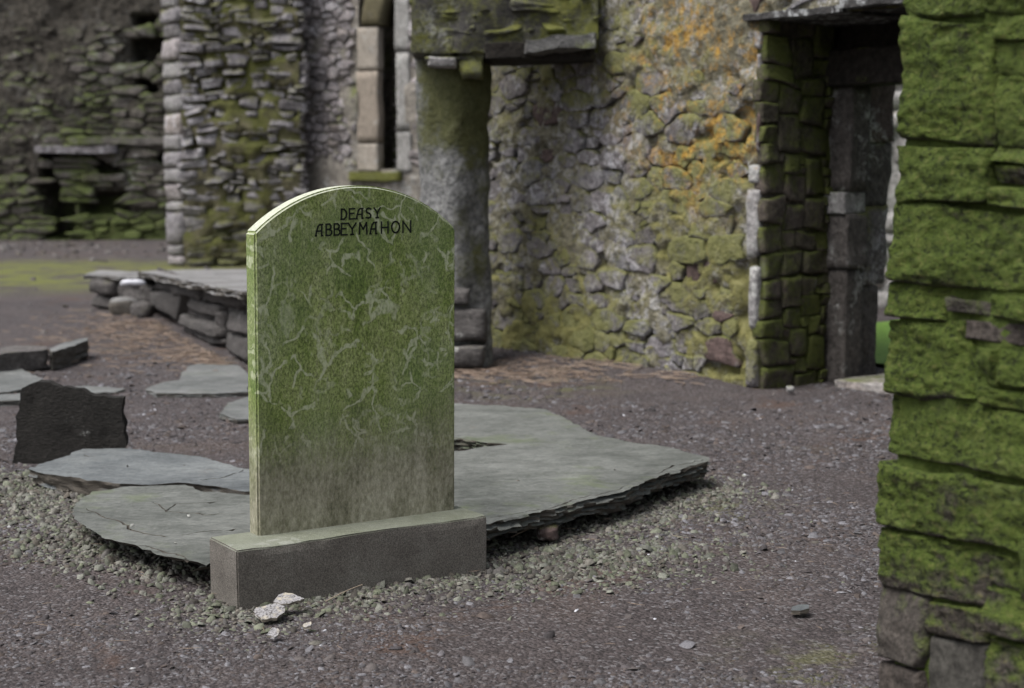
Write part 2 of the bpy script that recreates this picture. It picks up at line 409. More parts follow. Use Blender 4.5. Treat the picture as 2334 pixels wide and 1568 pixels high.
M_frontg = stone_mat('smooth_grey_front_stone', [(.058, .054, .046), (.07, .066, .058)], moss=.22, mosscol=FGM, pale=.05, s=.7, up=.0, bump=.35)
M_frontm = stone_mat('mossy_front_mortar', [(.04, .034, .024), (.06, .05, .035)], moss=.85, mosscol=((.018, .028, .005), (.06, .088, .014), (.11, .135, .03)), pale=.05, s=.55, bump=.8)
M_tomb = stone_mat('dark_tomb_stone', [(.055, .05, .047), (.095, .088, .084), (.12, .11, .105)], moss=.22, pale=.25, up=.04, mosscol=((.04, .042, .012), (.08, .08, .02), (.12, .115, .035)), streak=(1, 1, 4))
M_dark = stone_mat('dark_upright_stone', [(.014, .013, .012), (.022, .020, .018), (.028, .026, .023)], moss=.0, pale=0.0, up=0.0, s=.5, bump=.9, streak=(1, 1, 3))
M_outer = stone_mat('pale_outside_stone', [(.20, .19, .18), (.28, .27, .26), (.34, .33, .32), (.26, .20, .17)], moss=.15, pale=.5, palecol=(.45, .45, .45))

def slate_mat(name, cols, moss=.2, edge=(.080, .070, .058), scratch=True):
    t = NT(name)
    v = t.mapv(t.pos, (1, 1.7, 6), (0, 0, .25))
    big = t.noise(1.6, 3); mid = t.noise(6, 6, .65, vec=v); fine = t.noise(60, 5, .65); st = t.noise(26, 6, .7, vec=v)
    c = t.ramp(t.add(t.mul(big, .5), t.mul(mid, .5)), [(.36, tuple(x * .82 for x in cols[0])), (.5, cols[1]), (.64, tuple(x * 1.12 for x in cols[2]))])
    c = t.scalec(c, t.step(.30, .70, t.add(t.mul(st, .6), t.mul(fine, .4)), .66, 1.28))
    c = t.mix(t.mul(t.step(.58, .68, t.noise(4.2, 6, .7, .4, vec=v)), .45), c, tuple(x * .55 for x in cols[0]))
    # pale flecks and rusty smears
    c = t.mix(t.mul(t.step(.62, .70, t.noise(38, 5, .75, vec=v)), .5), c, (.34, .34, .30))
    c = t.mix(t.mul(t.step(.66, .72, t.noise(3.3, 5, .7, .5)), .35), c, (.16, .11, .085))
    c = t.mix(t.mul(t.step(.55, .68, t.noise(2.4, 5, .65)), moss), c, (.11, .135, .06))
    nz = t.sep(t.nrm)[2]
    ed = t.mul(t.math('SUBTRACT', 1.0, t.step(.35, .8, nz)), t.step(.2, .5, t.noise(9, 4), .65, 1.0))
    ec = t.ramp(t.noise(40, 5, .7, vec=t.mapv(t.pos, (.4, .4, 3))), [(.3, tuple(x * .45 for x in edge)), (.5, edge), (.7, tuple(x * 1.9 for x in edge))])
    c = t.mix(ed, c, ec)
    n = t.bump(t.add(mid, t.mul(st, .6)), .6, .016); n = t.bump(fine, .5, .005, n)
    return t.done(c, .78, n)
M_slab = slate_mat('grey_green_slate', ((.090, .096, .086), (.125, .130, .119), (.155, .160, .148)), .45)
M_slab2 = slate_mat('blue_grey_slate', ((.095, .104, .108), (.130, .140, .142), (.160, .170, .168)), .15)
M_paving = slate_mat('pale_paving_slate', ((.115, .12, .115), (.15, .155, .15), (.18, .18, .175)), .15, edge=(.08, .075, .065))
M_ledger = slate_mat('tomb_cover_slate', ((.15, .145, .14), (.19, .185, .18), (.23, .225, .225)), .2)
M_flake = None

def ground_mat():
    t = NT('gravelly_earth')
    big = t.noise(.55, 4, .6); mid = t.noise(3.2, 6, .6); fine = t.noise(70, 5, .7)
    cellc = t.voro(95, out='Color', vec=t.mapv(t.pos, (1, 1, .3))); cd = t.voro(95, out='Distance')
    r = t.sep(cellc)[0]
    c = t.ramp(t.add(t.mul(big, .5), t.mul(mid, .5)), [(.35, (.054, .045, .045)), (.5, (.074, .062, .061)), (.66, (.088, .068, .060))])
    c = t.scalec(c, t.add(.55, t.mul(r, .8)))
    c = t.mix(t.mul(t.step(.82, .95, r), .55), c, (.17, .165, .17))
    rust = t.mul(t.step(.56, .66, t.noise(1.7, 5, .65, .3)), .55)
    c = t.mix(rust, c, (.095, .058, .042))
    # moss patches
    pm = t.mul(t.near(G(70, 622), 1.8, 4.3), t.step(.38, .56, t.noise(1.6, 8, .7)))
    pm = t.math('MAXIMUM', pm, t.mul(t.near(G(1225, 880), .1, .7), t.step(.45, .6, t.noise(4, 5, .6))))
    pm = t.math('MAXIMUM', pm, t.mul(t.near(G(1960, 1520), .1, .5), t.step(.48, .62, t.noise(6, 5, .6))))
    pm = t.math('MAXIMUM', pm, t.mul(t.near(G(1640, 1160), .05, .35), t.step(.45, .6, t.noise(6, 5, .6))))
    pm = t.math('MAXIMUM', pm, t.mul(t.step(.60, .72, t.noise(.8, 5, .65)), .35))
    c = t.mix(t.mul(pm, t.step(8, 12, t.sep(t.pos)[1], .28, .85)), c, t.ramp(fine, [(.3, (.085, .098, .022)), (.6, (.17, .18, .045))]))
    n = t.bump(t.math('SUBTRACT', 1.0, cd), .8, .010); n = t.bump(t.add(mid, fine), .5, .008, n)
    return t.done(c, .95, n)
M_ground = ground_mat()
def chip_mat():
    t = NT('slate_chips'); a = t.n('ShaderNodeVertexColor'); a.layer_name = 'tint'
    c = t.scalec(a.outputs[0], t.step(.3, .7, t.noise(120, 3, .6), .75, 1.25))
    return t.done(c, .8, t.bump(t.noise(180, 3), .3, .003))
M_chip = chip_mat()
def flake_mat():
    t = NT('white_speckled_flake')
    c = t.mix(t.step(.48, .60, t.noise(150, 4, .75)), (.30, .29, .295), (.06, .055, .052))
    c = t.mix(t.step(.5, .7, t.noise(40, 4)), c, (.42, .38, .30))
    nz = t.sep(t.nrm)[2]; c = t.mix(t.step(.2, .5, nz), (.18, .16, .13), c)
    return t.done(c, .8, t.bump(t.noise(120, 4), .5, .004))
M_flake = flake_mat()
def flat_mat(name, c0, c1, scale=30, rough=.85):
    t = NT(name); return t.done(t.ramp(t.add(t.mul(t.noise(scale, 4), .6), t.mul(t.rnd, .4)), [(.3, c0), (.7, c1)]), rough)
M_straw = flat_mat('dry_straw', (.15, .11, .085), (.34, .275, .21), 9)
M_white = flat_mat('white_fleck', (.6, .6, .64), (.8, .8, .82))
M_paint = flat_mat('black_letter_paint', (.006, .008, .006), (.016, .020, .014), 60)
M_grass = flat_mat('lawn_grass', (.07, .15, .02), (.19, .30, .06), 25)

def headstone_mat():
    t = NT('algae_green_headstone'); x, y, z = t.sep(t.obj)[0:3]
    sv = t.mapv(t.obj, (1, 1, .28)); big = t.noise(3.2, 4, .6, vec=t.mapv(t.obj, (1, 1, .6))); mid = t.noise(15, 6, .65, vec=sv); fine = t.noise(110, 5, .7, vec=t.mapv(t.obj, (1, 1, .55)))
    g = t.ramp(t.add(t.mul(big, .36), t.mul(mid, .34), t.mul(fine, .3)), [(.36, (.075, .115, .024)), (.45, (.150, .200, .052)), (.53, (.235, .275, .105)), (.62, (.36, .385, .21))])
    g = t.scalec(g, t.step(.3, .7, t.noise(170, 4, .8, vec=t.mapv(t.obj, (1, 1, .6))), .38, 1.62))
    # bluish-green cast on one side
    g = t.mix(t.mul(t.step(.46, .60, t.noise(2.6, 3, vec=t.obj)), .30), g, (.085, .145, .062))
    # grazing trails: thin wandering pale lines
    nv = t.n('ShaderNodeTexNoise'); t.set(nv.inputs['Vector'], t.obj); nv.inputs['Scale'].default_value = 16; nv.inputs['Detail'].default_value = 2
    def trail(scale, wid, seed, thr, msc):
        off = t.n('ShaderNodeVectorMath'); off.operation = 'MULTIPLY_ADD'; t.set(off.inputs[0], nv.outputs['Color']); off.inputs[1].default_value = (.075, .0, .075); t.set(off.inputs[2], t.mapv(t.obj, (1, 0, .8), loc=(seed, seed * .7, seed * .3)))
        d = t.voro(scale, 'DISTANCE_TO_EDGE', 'Distance', off.outputs[0])
        line = t.math('SUBTRACT', 1.0, t.step(wid * .45, wid, d))
        return t.mul(line, t.step(thr, thr + .05, t.noise(msc, 2, .5, vec=t.mapv(t.obj, (1, 1, 1), loc=(seed * 3, 5, seed)))))
    tr = t.math('MAXIMUM', trail(8, .040, 1.3, .50, 9), trail(12, .060, 4.1, .525, 11))
    tr = t.math('MAXIMUM', tr, t.mul(trail(24, .11, 8.7, .57, 13), .5))
    tr = t.mul(t.mul(tr, t.step(.36, .58, fine, .35, 1.0)), t.step(.10, .25, z))
    g = t.mix(t.mul(tr, .80), g, (.48, .51, .35))
    # bare grey-brown stone towards the foot
    lowm = t.step(.42, .08, t.add(z, t.mul(t.math('SUBTRACT', big, .5), .55), t.mul(x, -.12)))
    bare = t.ramp(t.add(t.mul(mid, .5), t.mul(fine, .5)), [(.34, (.085, .076, .055)), (.48, (.23, .213, .162)), (.64, (.43, .405, .33))])
    g = t.mix(t.mul(lowm, .88), g, bare)
    # paler arris and top: light from above put into the colour
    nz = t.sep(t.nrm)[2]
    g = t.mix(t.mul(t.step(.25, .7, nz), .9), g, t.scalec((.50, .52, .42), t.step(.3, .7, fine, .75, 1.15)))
    # round scar and tiny bird marks
    n = t.bump(t.add(mid, t.mul(fine, .8)), .35, .004)
    return t.done(g, .85, n)
def plinth_mat():
    t = NT('weathered_plinth'); big = t.noise(4, 4, .6, vec=t.obj); mid = t.noise(22, 5, .65, vec=t.obj); fine = t.noise(260, 4, .7, vec=t.obj)
    c = t.ramp(t.add(t.mul(big, .5), t.mul(mid, .3), t.mul(fine, .2)), [(.35, (.095, .085, .074)), (.5, (.145, .132, .116)), (.65, (.185, .176, .155))])
    c = t.scalec(c, t.step(.3, .7, fine, .55, 1.4))
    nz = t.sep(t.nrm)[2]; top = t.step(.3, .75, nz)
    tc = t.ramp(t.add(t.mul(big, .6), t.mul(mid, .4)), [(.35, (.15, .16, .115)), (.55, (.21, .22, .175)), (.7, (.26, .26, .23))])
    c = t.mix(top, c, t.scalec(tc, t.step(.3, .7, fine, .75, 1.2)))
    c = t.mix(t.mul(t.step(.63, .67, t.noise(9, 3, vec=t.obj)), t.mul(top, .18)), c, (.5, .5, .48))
    return t.done(c, .9, t.bump(t.add(fine, t.mul(mid, 1.5)), .4, .004))

# ------------------------------------------------------------------ ground
Wd = unit([W_J[0] - W_L[0], W_J[1] - W_L[1], 0]); W_n = np.array([Wd[1], -Wd[0], 0])
FR_W = Frame((W_J[0], W_J[1], 0), Wd)
def gh(x, y):
    x = np.asarray(x, float); y = np.asarray(y, float)
    p = np.stack([x, y, 0 * x], -1)
    h = .012 * noise(p, .9, 3) + .007 * noise(p, 3.1, 4) - .006
    dist = (x - W_J[0]) * W_n[0] + (y - W_J[1]) * W_n[1]; al = (x - W_J[0]) * Wd[0] + (y - W_J[1]) * Wd[1]
    h = h + .05 * np.exp(-((dist - .05) / .22) ** 2) * sstep(.3, -.6, al) * sstep(-4, -2.5, al)
    return h
def axis_pts(lo, hi, step, far):
    a = list(np.arange(lo, hi + 1e-6, step)); s = step; b = a[-1]; c = a[0]; up, dn = [], []
    while b < far: s *= 1.5; b += s; up.append(b)
    s = step
    while c > -far: s *= 1.5; c -= s; dn.append(c)
    return np.array(dn[::-1] + a + up)
gx = axis_pts(-5, 4, .05, 900); gy = axis_pts(2.2, 14, .05, 900)
GX, GY = np.meshgrid(gx, gy, indexing='ij')
idx = np.arange(GX.size).reshape(GX.shape)
gf = np.stack([idx[:-1, :-1], idx[1:, :-1], idx[1:, 1:], idx[:-1, 1:]], -1).reshape(-1, 4)
ground = add_mesh('ground', np.stack([GX, GY, gh(GX, GY)], -1).reshape(-1, 3), gf.tolist(), M_ground, origin=np.zeros(3))
tag(ground, 'purple brown gravelly earth floor of the roofless ruin', 'ground', kind='structure')

# lawn outside the doorway
FR_lawn = Frame((W_J[0], W_J[1], 0) - W_n * 1.35, Wd)
lawn = add_mesh('lawn', [FR_lawn.pt(a, 0, b) + np.array([0, 0, .012]) for a, b in ((-2, -.1), (6, -.1), (9, -7), (-2, -7))], [(0, 1, 2, 3)], M_grass, smooth=False)
tag(lawn, 'bright green lawn outside the stone doorway', 'lawn', kind='structure')

# ------------------------------------------------------------------ wall with the doorway
S_RAND = [(2, 2), (3, 2), (4, 2), (3, 3), (4, 3), (5, 3), (2, 1), (3, 1), (2, 3), (5, 4), (3, 2), (4, 2)]
S_MIX = [(1, 1), (2, 1), (3, 1), (2, 2), (3, 2), (4, 2), (3, 3), (4, 3), (6, 4), (5, 3), (2, 3), (6, 3), (4, 1), (5, 2)]
DOOR_W, DOOR_T, REV = .98, 2.05, .60
right_wall = empty('doorway_wall', (W_J[0], W_J[1], 0), 'rubble wall with yellow and orange lichen, pierced by a dark square doorway', 'wall')
def w_door(s, t): return (s > -.0) & (s < DOOR_W) & (t < DOOR_T + .05)
W_END = FR_W.px(1040, 500)[0]; pl_c = FR_W.px(1580, 120); pl_d = FR_W.px(1420, 300)
def w_plaster(s, t):
    p = np.stack([s, t, 0 * s], -1)
    a = np.exp(-(((s - pl_c[0]) / .50) ** 2 + ((t - pl_c[1] - .30) / .55) ** 2)) * 1.15 + .45 * np.exp(-(((s - pl_d[0]) / .10) ** 2 + ((t - pl_d[1] - .2) / .5) ** 2))
    return sstep(.42, .75, a + .45 * fbm(p, 4.2, 5, 21, .6))
def w_relief(s, t):
    p = np.stack([s, t, 0 * s], -1)
    return -.014 + .030 * fbm(p, 6, 5, 11, .65) + .026 * w_plaster(s, t) + .022 * fbm(p, 24, 4, 12, .65) - .045 * sstep(.12, .30, fbm(p, 9, 3, 14)) * (1 - w_plaster(s, t))
mortar(FR_W, W_END, 2.1, -.15, 3.3, .024, w_relief, M_plaster, right_wall, cut=lambda s, t: (s > -.05) & (s < DOOR_W + .05) & (t < DOOR_T + .03))
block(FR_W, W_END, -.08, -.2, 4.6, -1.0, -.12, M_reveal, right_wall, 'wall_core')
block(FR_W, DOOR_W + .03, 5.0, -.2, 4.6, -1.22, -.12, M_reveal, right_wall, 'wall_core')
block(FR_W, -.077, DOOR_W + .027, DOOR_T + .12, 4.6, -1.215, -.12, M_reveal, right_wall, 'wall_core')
qz = FR_W.px(1692, 600)[0]
def w_ok(s, t): return not ((s > qz - .0 and s < DOOR_W + .14 and t < DOOR_T + .06)) and not (s > -.35 and s < 1.2 and DOOR_T - .02 < t < DOOR_T + .1)
rects = pack(W_END, 1.30, -.06, 2.62, .056, .047, S_MIX, w_ok, 5)
def w_mat(r, rg): return M_redq if rg.random() < .015 else M_right
rects.sort(key=lambda r: 2.0 * (w_plaster(np.array([(r[0] + r[2]) / 2]), np.array([(r[1] + r[3]) / 2]))[0] > .75) + 1.0 * (r[0] > DOOR_W) + .5 * (r[1] > 2.3) - min(r[2] - r[0], .2))
print('right wall stones', len(rects))
polys = cells(rects, (W_END, 1.3, -.06, 2.7), .66, .16, 5, .9); polys = [q for q, r in zip(polys, rects) if w_ok(np.mean([a[0] for a in q]), np.mean([a[1] for a in q]))]
for q in polys:
    for a in q:
        if a[1] < DOOR_T + .1 and qz - .02 < a[0] < .4: a[0] = qz - .005
rubble(FR_W, polys[:300], w_mat, right_wall, 5, o=(-.026, .004), rough=.009, drop=.012, power=26, back=.08, gap=.002, jag=.2, freq=12)
# jamb quoins, traced one by one (front face of the left jamb)
jq = [((1700, 770), (1729, 886), M_right), ((1690, 830), (1728, 885), None), ((1706, 602), (1740, 762), M_quoin), ((1700, 424), (1746, 592), M_quoin), ((1706, 372), (1750, 420), M_quoin),
      ((1727, 236), (1757, 364), M_redq), ((1722, 168), (1762, 232), M_quoin), ((1727, 118), (1765, 164), M_quoin), ((1722, 66), (1768, 114), M_quoin)]
k = 0
for (a, b, m) in jq:
    if m is None: continue
    k += 1
    q = np.array(FR_W.rect(a[0], a[1], b[0], b[1])); q[1, 0] = q[2, 0] = -.026
    stone_piece(FR_W, q, m, right_wall, o0=.012, n=8, rough=.010, drop=.02, rnd=.18, back=.10, seed=700 + k, fine=.003)
# right jamb quoins (behind the near wall from here)
t = 0.0
while t < DOOR_T - .05:
    h = random.uniform(.16, .32); stone_piece(FR_W, [(DOOR_W - .01, t), (DOOR_W + random.uniform(.13, .3), t), (DOOR_W + .2, min(t + h, DOOR_T)), (DOOR_W - .01, min(t + h, DOOR_T))], M_quoin, right_wall, o0=.01, n=6, seed=int(t * 100) + 40); t += h
# reveal of the left jamb
FR_R = Frame((W_J + Wd * .0)[:2].tolist() + [0], -W_n)
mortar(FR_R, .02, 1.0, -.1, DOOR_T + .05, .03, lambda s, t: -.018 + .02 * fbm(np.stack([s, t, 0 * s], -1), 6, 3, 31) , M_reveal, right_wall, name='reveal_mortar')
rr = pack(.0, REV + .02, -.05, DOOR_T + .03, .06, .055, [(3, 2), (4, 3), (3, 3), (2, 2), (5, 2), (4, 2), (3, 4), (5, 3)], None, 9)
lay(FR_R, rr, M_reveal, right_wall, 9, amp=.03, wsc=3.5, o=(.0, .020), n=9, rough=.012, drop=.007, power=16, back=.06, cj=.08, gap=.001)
# inner dressed frame standing proud in the reveal
FR_I = Frame((W_J - W_n * REV)[:2].tolist() + [0], Wd)
zi = [(0, .66), (.665, .98), (.985, 1.11), (1.115, 1.72)]
for i, (a, b) in enumerate(zi):
    block(FR_I, -.05, .125 + .02 * (i % 2), a - (.05 if i == 0 else 0), b, -.17, .015 * (i % 3), [M_jamb, M_jamb, M_quoin, M_jamb][i], right_wall, 'door_jamb_stone', 8, .012, 7, 50 + i)
block(FR_I, -.1, DOOR_W + .1, 1.725, 1.93, -.28, .06, M_shade, right_wall, 'inner_lintel', 12, .02, 5, 61)
block(FR_I, -.05, DOOR_W + .05, 1.935, 2.2, -.5, -.05, M_shade, right_wall, 'reveal_infill', 6, .02, 5, 62)
# outer rough reveal beyond the frame
FR_O = Frame((W_J - W_n * (REV + .18) + Wd * .04)[:2].tolist() + [0], -W_n)
for i, (a, b, T) in enumerate([(-.05, .55, .20), (.553, 1.02, .26), (1.023, 1.40, .29), (1.403, 1.78, .31)]):
    block(FR_O, .0, T, a, b, -.12, .03 + .012 * (i % 2), [M_jamb, M_right, M_jamb, M_redq][i], right_wall, 'outer_reveal_stone', 12, .022, 8, 80 + i)
# thin lintel slab over the doorway, lichen-white edge
block(FR_W, -.13, .55, DOOR_T + .012, DOOR_T + .05, -REV - .1, .05, M_lint, right_wall, 'lintel', 10, .012, 5, 71)
block(FR_W, .553, DOOR_W + .25, DOOR_T + .03, DOOR_T + .075, -REV - .1, .06, M_lint, right_wall, 'lintel', 10, .012, 5, 72)
# threshold
th = block(FR_W, .20, DOOR_W + .05, -.03, .035, -1.1, -.42, M_outer, right_wall, 'threshold', 8, .01, 6, 75)

# added pale wall, standing in for the bright strip beyond the lawn
bw = empty('bright_strip_wall', (4.1, 14.2, 0), 'added pale stone wall making the bright strip in the doorway', 'wall')
FR_B = Frame((2.6, 14.6, 0), (1, -.35))
mortar(FR_B, 0, 3.2, -.1, 2.6, .1, lambda s, t: -.03 + .02 * noise(np.stack([s, t, 0 * s], -1), 3, 2), M_outer, bw)
lay(FR_B, pack(0, 3.2, 0, 2.55, .11, .10, S_RAND, None, 23), M_outer, bw, 23, amp=.05, wsc=2, n=5, rough=.03, drop=.05)
block(FR_B, 0, 3.2, -.1, 2.58, -.5, -.1, M_outer, bw, 'wall_core')

# ------------------------------------------------------------------ pier with lintel in front of that wall
PY = 9.95
pc = atY(1030, 833, PY + .12); pier = empty('stone_pier', (pc[0], pc[1], 0), 'rounded grey pier, mossy on one side, carrying slate courses and a lintel', 'pier')
def shaft():
    n, m = 56, 60; z1 = atY(1050, 138, PY)[2]
    th = np.linspace(0, 2 * math.pi, n, endpoint=False); zz = np.linspace(-.1, z1 + .1, m)
    TH, Z = np.meshgrid(th, zz, indexing='ij')
    k = 4.2; r = (np.abs(np.cos(TH)) ** k + np.abs(np.sin(TH)) ** k) ** (-1 / k)
    ang = math.radians(-47)
    wob = 1 + .06 * np.cos(Z * 2.1 + 1)
    x = .215 * r * np.cos(TH) * wob; y = .185 * r * np.sin(TH) * wob
    X = pc[0] + .012 + x * math.cos(ang) - y * math.sin(ang); Y = pc[1] + .06 + x * math.sin(ang) + y * math.cos(ang)
    P = np.stack([X, Y, Z], -1)
    nn = np.stack([X - pc[0], Y - pc[1], 0 * Z], -1); nn /= np.linalg.norm(nn, axis=-1, keepdims=True)
    P = P + nn * (.028 * fbm(P, 3.5, 3, 5) + .016 * fbm(P, 14, 4, 6))[..., None]
    ix = np.arange(n * m).reshape(n, m); ix = np.concatenate([ix, ix[:1]], 0)
    f = np.stack([ix[:-1, :-1], ix[1:, :-1], ix[1:, 1:], ix[:-1, 1:]], -1).reshape(-1, 4).tolist()
    return add_mesh('shaft', P.reshape(-1, 3), f, M_shaft, pier)
shaft()
FR_P = Frame((0, PY - .12, 0), (1, 0.02))
for i, (a, b) in enumerate([((1010, 782), (1108, 838)), ((1000, 702), (1110, 780)), ((1010, 662), (1074, 700))]):
    stone_piece(FR_P, FR_P.rect(*a, *b), M_tomb, pier, o0=.05 - .03 * i, back=.3, n=10, rough=.022, drop=.05, seed=90 + i, name='footing_stone')
over_t0 = FR_P.px(1000, 128)[1]
s_l = FR_P.px(938, 60)[0]; s_r = FR_P.px(1362, 60)[0]
def over_ok(s, t):
    x0 = FR_P.px(1108, 100)
    if s > x0[0] and t < FR_P.px(1200, 84)[1]: return False
    if s < FR_P.px(985, 100)[0] and t < FR_P.px(985, 70)[1]: return True
    return True
def over_relief(s, t): return .012 + .06 * fbm(np.stack([s, t, 0 * s], -1), 5, 4, 41)
mortar(FR_P, s_l, s_r, over_t0 + .02, 3.0, .03, over_relief, M_over, pier)
block(FR_P, s_l + .02, s_r - .01, over_t0 + .10, 3.0, -.42, -.11, M_over, pier, 'core', 6, .02, 4, 42)
ov = pack(s_l, s_r, over_t0 - .02, 2.75, .055, .036, [(4, 1), (6, 2), (3, 2), (7, 2), (5, 2), (9, 2), (3, 2), (6, 3), (8, 1)], over_ok, 29)
lay(FR_P, ov, M_over, pier, 29, amp=.04, wsc=3, o=(-.03, .05), n=12, rough=.045, drop=.02, back=.16, freq=7, cj=.1, stretch=(.6, 2, 1), fine=.02)
a = FR_P.rect(1200, 88, 1350, 122)
block(FR_P, a[0][0], a[1][0], a[0][1] + .01, a[2][1], -.4, .20, M_lintg, pier, 'lintel', 20, .06, 4, 44)
a = FR_P.rect(1106, 106, 1352, 146)
block(FR_P, a[0][0], a[1][0], a[0][1] + .02, a[2][1] + .01, -.42, .08, M_shade, pier, 'lintel', 10, .02, 5, 45)
for i, (a, b, oo) in enumerate([((940, 80), (1040, 128), .06), ((968, 130), (1046, 156), .09), ((1046, 112), (1108, 176), .05)]):
    stone_piece(FR_P, FR_P.rect(*a, *b), M_over if i != 1 else M_quoin, pier, o0=oo - .03, back=.3, n=9, rough=.03, drop=.04, seed=120 + i)

# ------------------------------------------------------------------ tall pier in the middle distance
tp = G(415, 607); tall = empty('tall_masonry_pier', (tp[0], tp[1], 0), 'tall rubble pier with a pale dressed edge beyond the raised tomb', 'pier')
FR_T = Frame((tp[0], tp[1], 0), (1, -.07)); t_w = FR_T.px(682, 300)[0]
def t_relief(s, t): return -.035 + .07 * fbm(np.stack([s, t, 0 * s], -1), 3, 4, 51) + .05 * sstep(.1, .5, fbm(np.stack([s, t, 0 * s], -1), 1.3, 3, 52)) - .10 * sstep(.1, .3, fbm(np.stack([s, t * 1.6, 0 * s], -1), 4, 3, 53))
mortar(FR_T, .02, t_w, -.2, 4.9, .055, t_relief, M_pierm, tall)
block(FR_T, .03, t_w - .02, -.2, 5.2, -1.0, -.13, M_pierm, tall, 'core')
tr_ = pack(.0, t_w + .04, -.05, 4.1, .085, .056, [(2, 1), (3, 1), (4, 1), (5, 2), (3, 2), (4, 2), (2, 2), (6, 2), (4, 3), (5, 1), (3, 1)], None, 33)
lay(FR_T, tr_, M_pier, tall, 33, amp=.085, wsc=2.4, o=(-.05, .035), n=8, rough=.04, drop=.03, back=.16, gap=.004, freq=4.5, cj=.2, stretch=(.7, 1.6, 1))
e0 = atY(377, 607, tp[1] + .34)
FR_TE = Frame((e0[0], e0[1], 0), (tp[0] - e0[0], tp[1] - e0[1])); e_w = float(np.linalg.norm(tp[:2] - e0[:2]))
t = 0.0; k = 0
while t < 4.1:
    h = random.choice([.14, .2, .3, .45, .24]); k += 1
    stone_piece(FR_TE, [(0, t), (e_w, t), (e_w, t + h), (0, t + h)], [M_quoin, M_win, M_quoin, M_pier][k % 4], tall, o0=random.uniform(-.01, .03), back=.35, n=6, rough=.02, drop=.04, rnd=.22, seed=800 + k, gap=.012, name='edge_stone'); t += h
block(FR_TE, .03, e_w, -.2, 5.2, -.9, -.1, M_winm, tall, 'core')

# ------------------------------------------------------------------ wall with the slit window
wp = atY(640, 600, 21.75); FR_V = Frame((wp[0], wp[1], 0), (1, -.45))
wwall = empty('window_wall', (wp[0], wp[1], 0), 'pale grey rubble wall with a tall slit window framed in tan dressed stone', 'wall')
v_r = FR_V.px(1130, 300)[0]
def vb(x0, y0, x1, y1):
    q = FR_V.rect(x0, y0, x1, y1); return q[0][0], q[1][0], q[0][1], q[2][1]
wb = vb(814, -120, 930, 394)
def v_relief(s, t): return -.03 + .05 * fbm(np.stack([s, t, 0 * s], -1), 3, 4, 55) + .06 * sstep(.0, .4, fbm(np.stack([s, t, 0 * s], -1), 1.5, 3, 56))
inwin = lambda s, t: (s > wb[0] + .03) & (s < wb[1] - .03) & (t > wb[2] + .05) & (t < wb[3])
mortar(FR_V, 0, v_r, -.2, 4.9, .05, v_relief, M_winm, wwall, cut=inwin)
vr = pack(.1, v_r, .4, 4.3, .075, .062, [(2, 2), (3, 2), (2, 1), (3, 1), (4, 2), (3, 3), (1, 1), (4, 1)], lambda s, t: not (wb[0] < s < wb[1] and wb[2] < t < wb[3]) and s < FR_V.px(1010, 100)[0], 37)
vp = cells(vr, (.1, v_r, .4, 4.4), .75, .25, 37); vin = lambda a: wb[0] < a[0] < wb[1] and wb[2] < a[1] < wb[3]
vp = [q for q in vp if not vin(np.mean(q, 0))]
for q in vp:
    for a in q:
        if vin(a): a[0] = wb[0] if abs(a[0] - wb[0]) < abs(a[0] - wb[1]) else wb[1]
rubble(FR_V, vp[-300:], M_win, wwall, 37, amp=.02, wsc=2.5, o=(-.01, .05), rough=.024, drop=.04, back=.14, gap=.005, freq=5)
block(FR_V, 0, wb[0], -.2, 5.2, -.9, -.12, M_winm, wwall, 'core'); block(FR_V, wb[1], v_r, -.2, 5.2, -.9, -.12, M_winm, wwall, 'core')
block(FR_V, wb[0], wb[1], -.2, wb[2], -.9, -.12, M_winm, wwall, 'core'); block(FR_V, wb[0], wb[1], wb[2], 5.2, -.95, -.78, M_farm, wwall, 'window_backing')
for i, (x0, y0, x1, y1, m, oo) in enumerate([(818, 327, 862, 391, M_dress, .02), (816, 163, 863, 326, M_dress, .022), (817, 61, 862, 162, M_dress, .018), (905, 300, 936, 392, M_dressp, .0), (904, 120, 934, 298, M_dressp, .01), (900, -10, 932, 118, M_dressp, .0)]):
    a = vb(x0, y0, x1, y1); block(FR_V, a[0], a[1], a[2], a[3] - .002, -.14, oo, m, wwall, 'jamb_stone', 8, .02, 3, 140 + i, bevel=0)
def arch_stone(pts, m, o0):
    q = np.array([FR_V.px(*p) for p in pts]); stone_piece(FR_V, q, m, wwall, o0=o0, back=.35, n=8, rough=.008, drop=.03, rnd=.04, gap=.002, seed=150, name='arch_stone')
arch_stone([(822, 60), (869, 60), (884, -12), (832, -12)], M_dressg, .05)
arch_stone([(832, -14), (884, -14), (912, -80), (872, -110)], M_dressg, .05)
arch_stone([(900, -12), (932, -12), (940, -110), (912, -80)], M_dressp, .0)
a = vb(866, -10, 907, 394)
block(FR_V, a[0] - .1, a[1] + .1, a[2], a[3] + .6, -.75, -.55, M_farm, wwall, 'window_blocking')
FR_VB = Frame(FR_V.pt(0, 0, -.42).tolist(), FR_V.d)
lay(FR_VB, pack(a[0] - .04, a[1] + .04, a[2], a[3] + .3, .08, .05, [(2, 1), (4, 1), (3, 2), (2, 2), (3, 1)], None, 43), lambda r, rg: rg.choice([M_win, M_far, M_pier, M_dress, M_far]), wwall, 43, amp=.03, o=(-.05, .06), n=5, rough=.02, gap=.02, back=.15, name='blocking_stone')
a = vb(800, 391, 915, 412); block(FR_V, a[0], a[1], a[2], a[3] - .004, -.3, .07, M_over, wwall, 'sill', 6, .02, 4, 160)

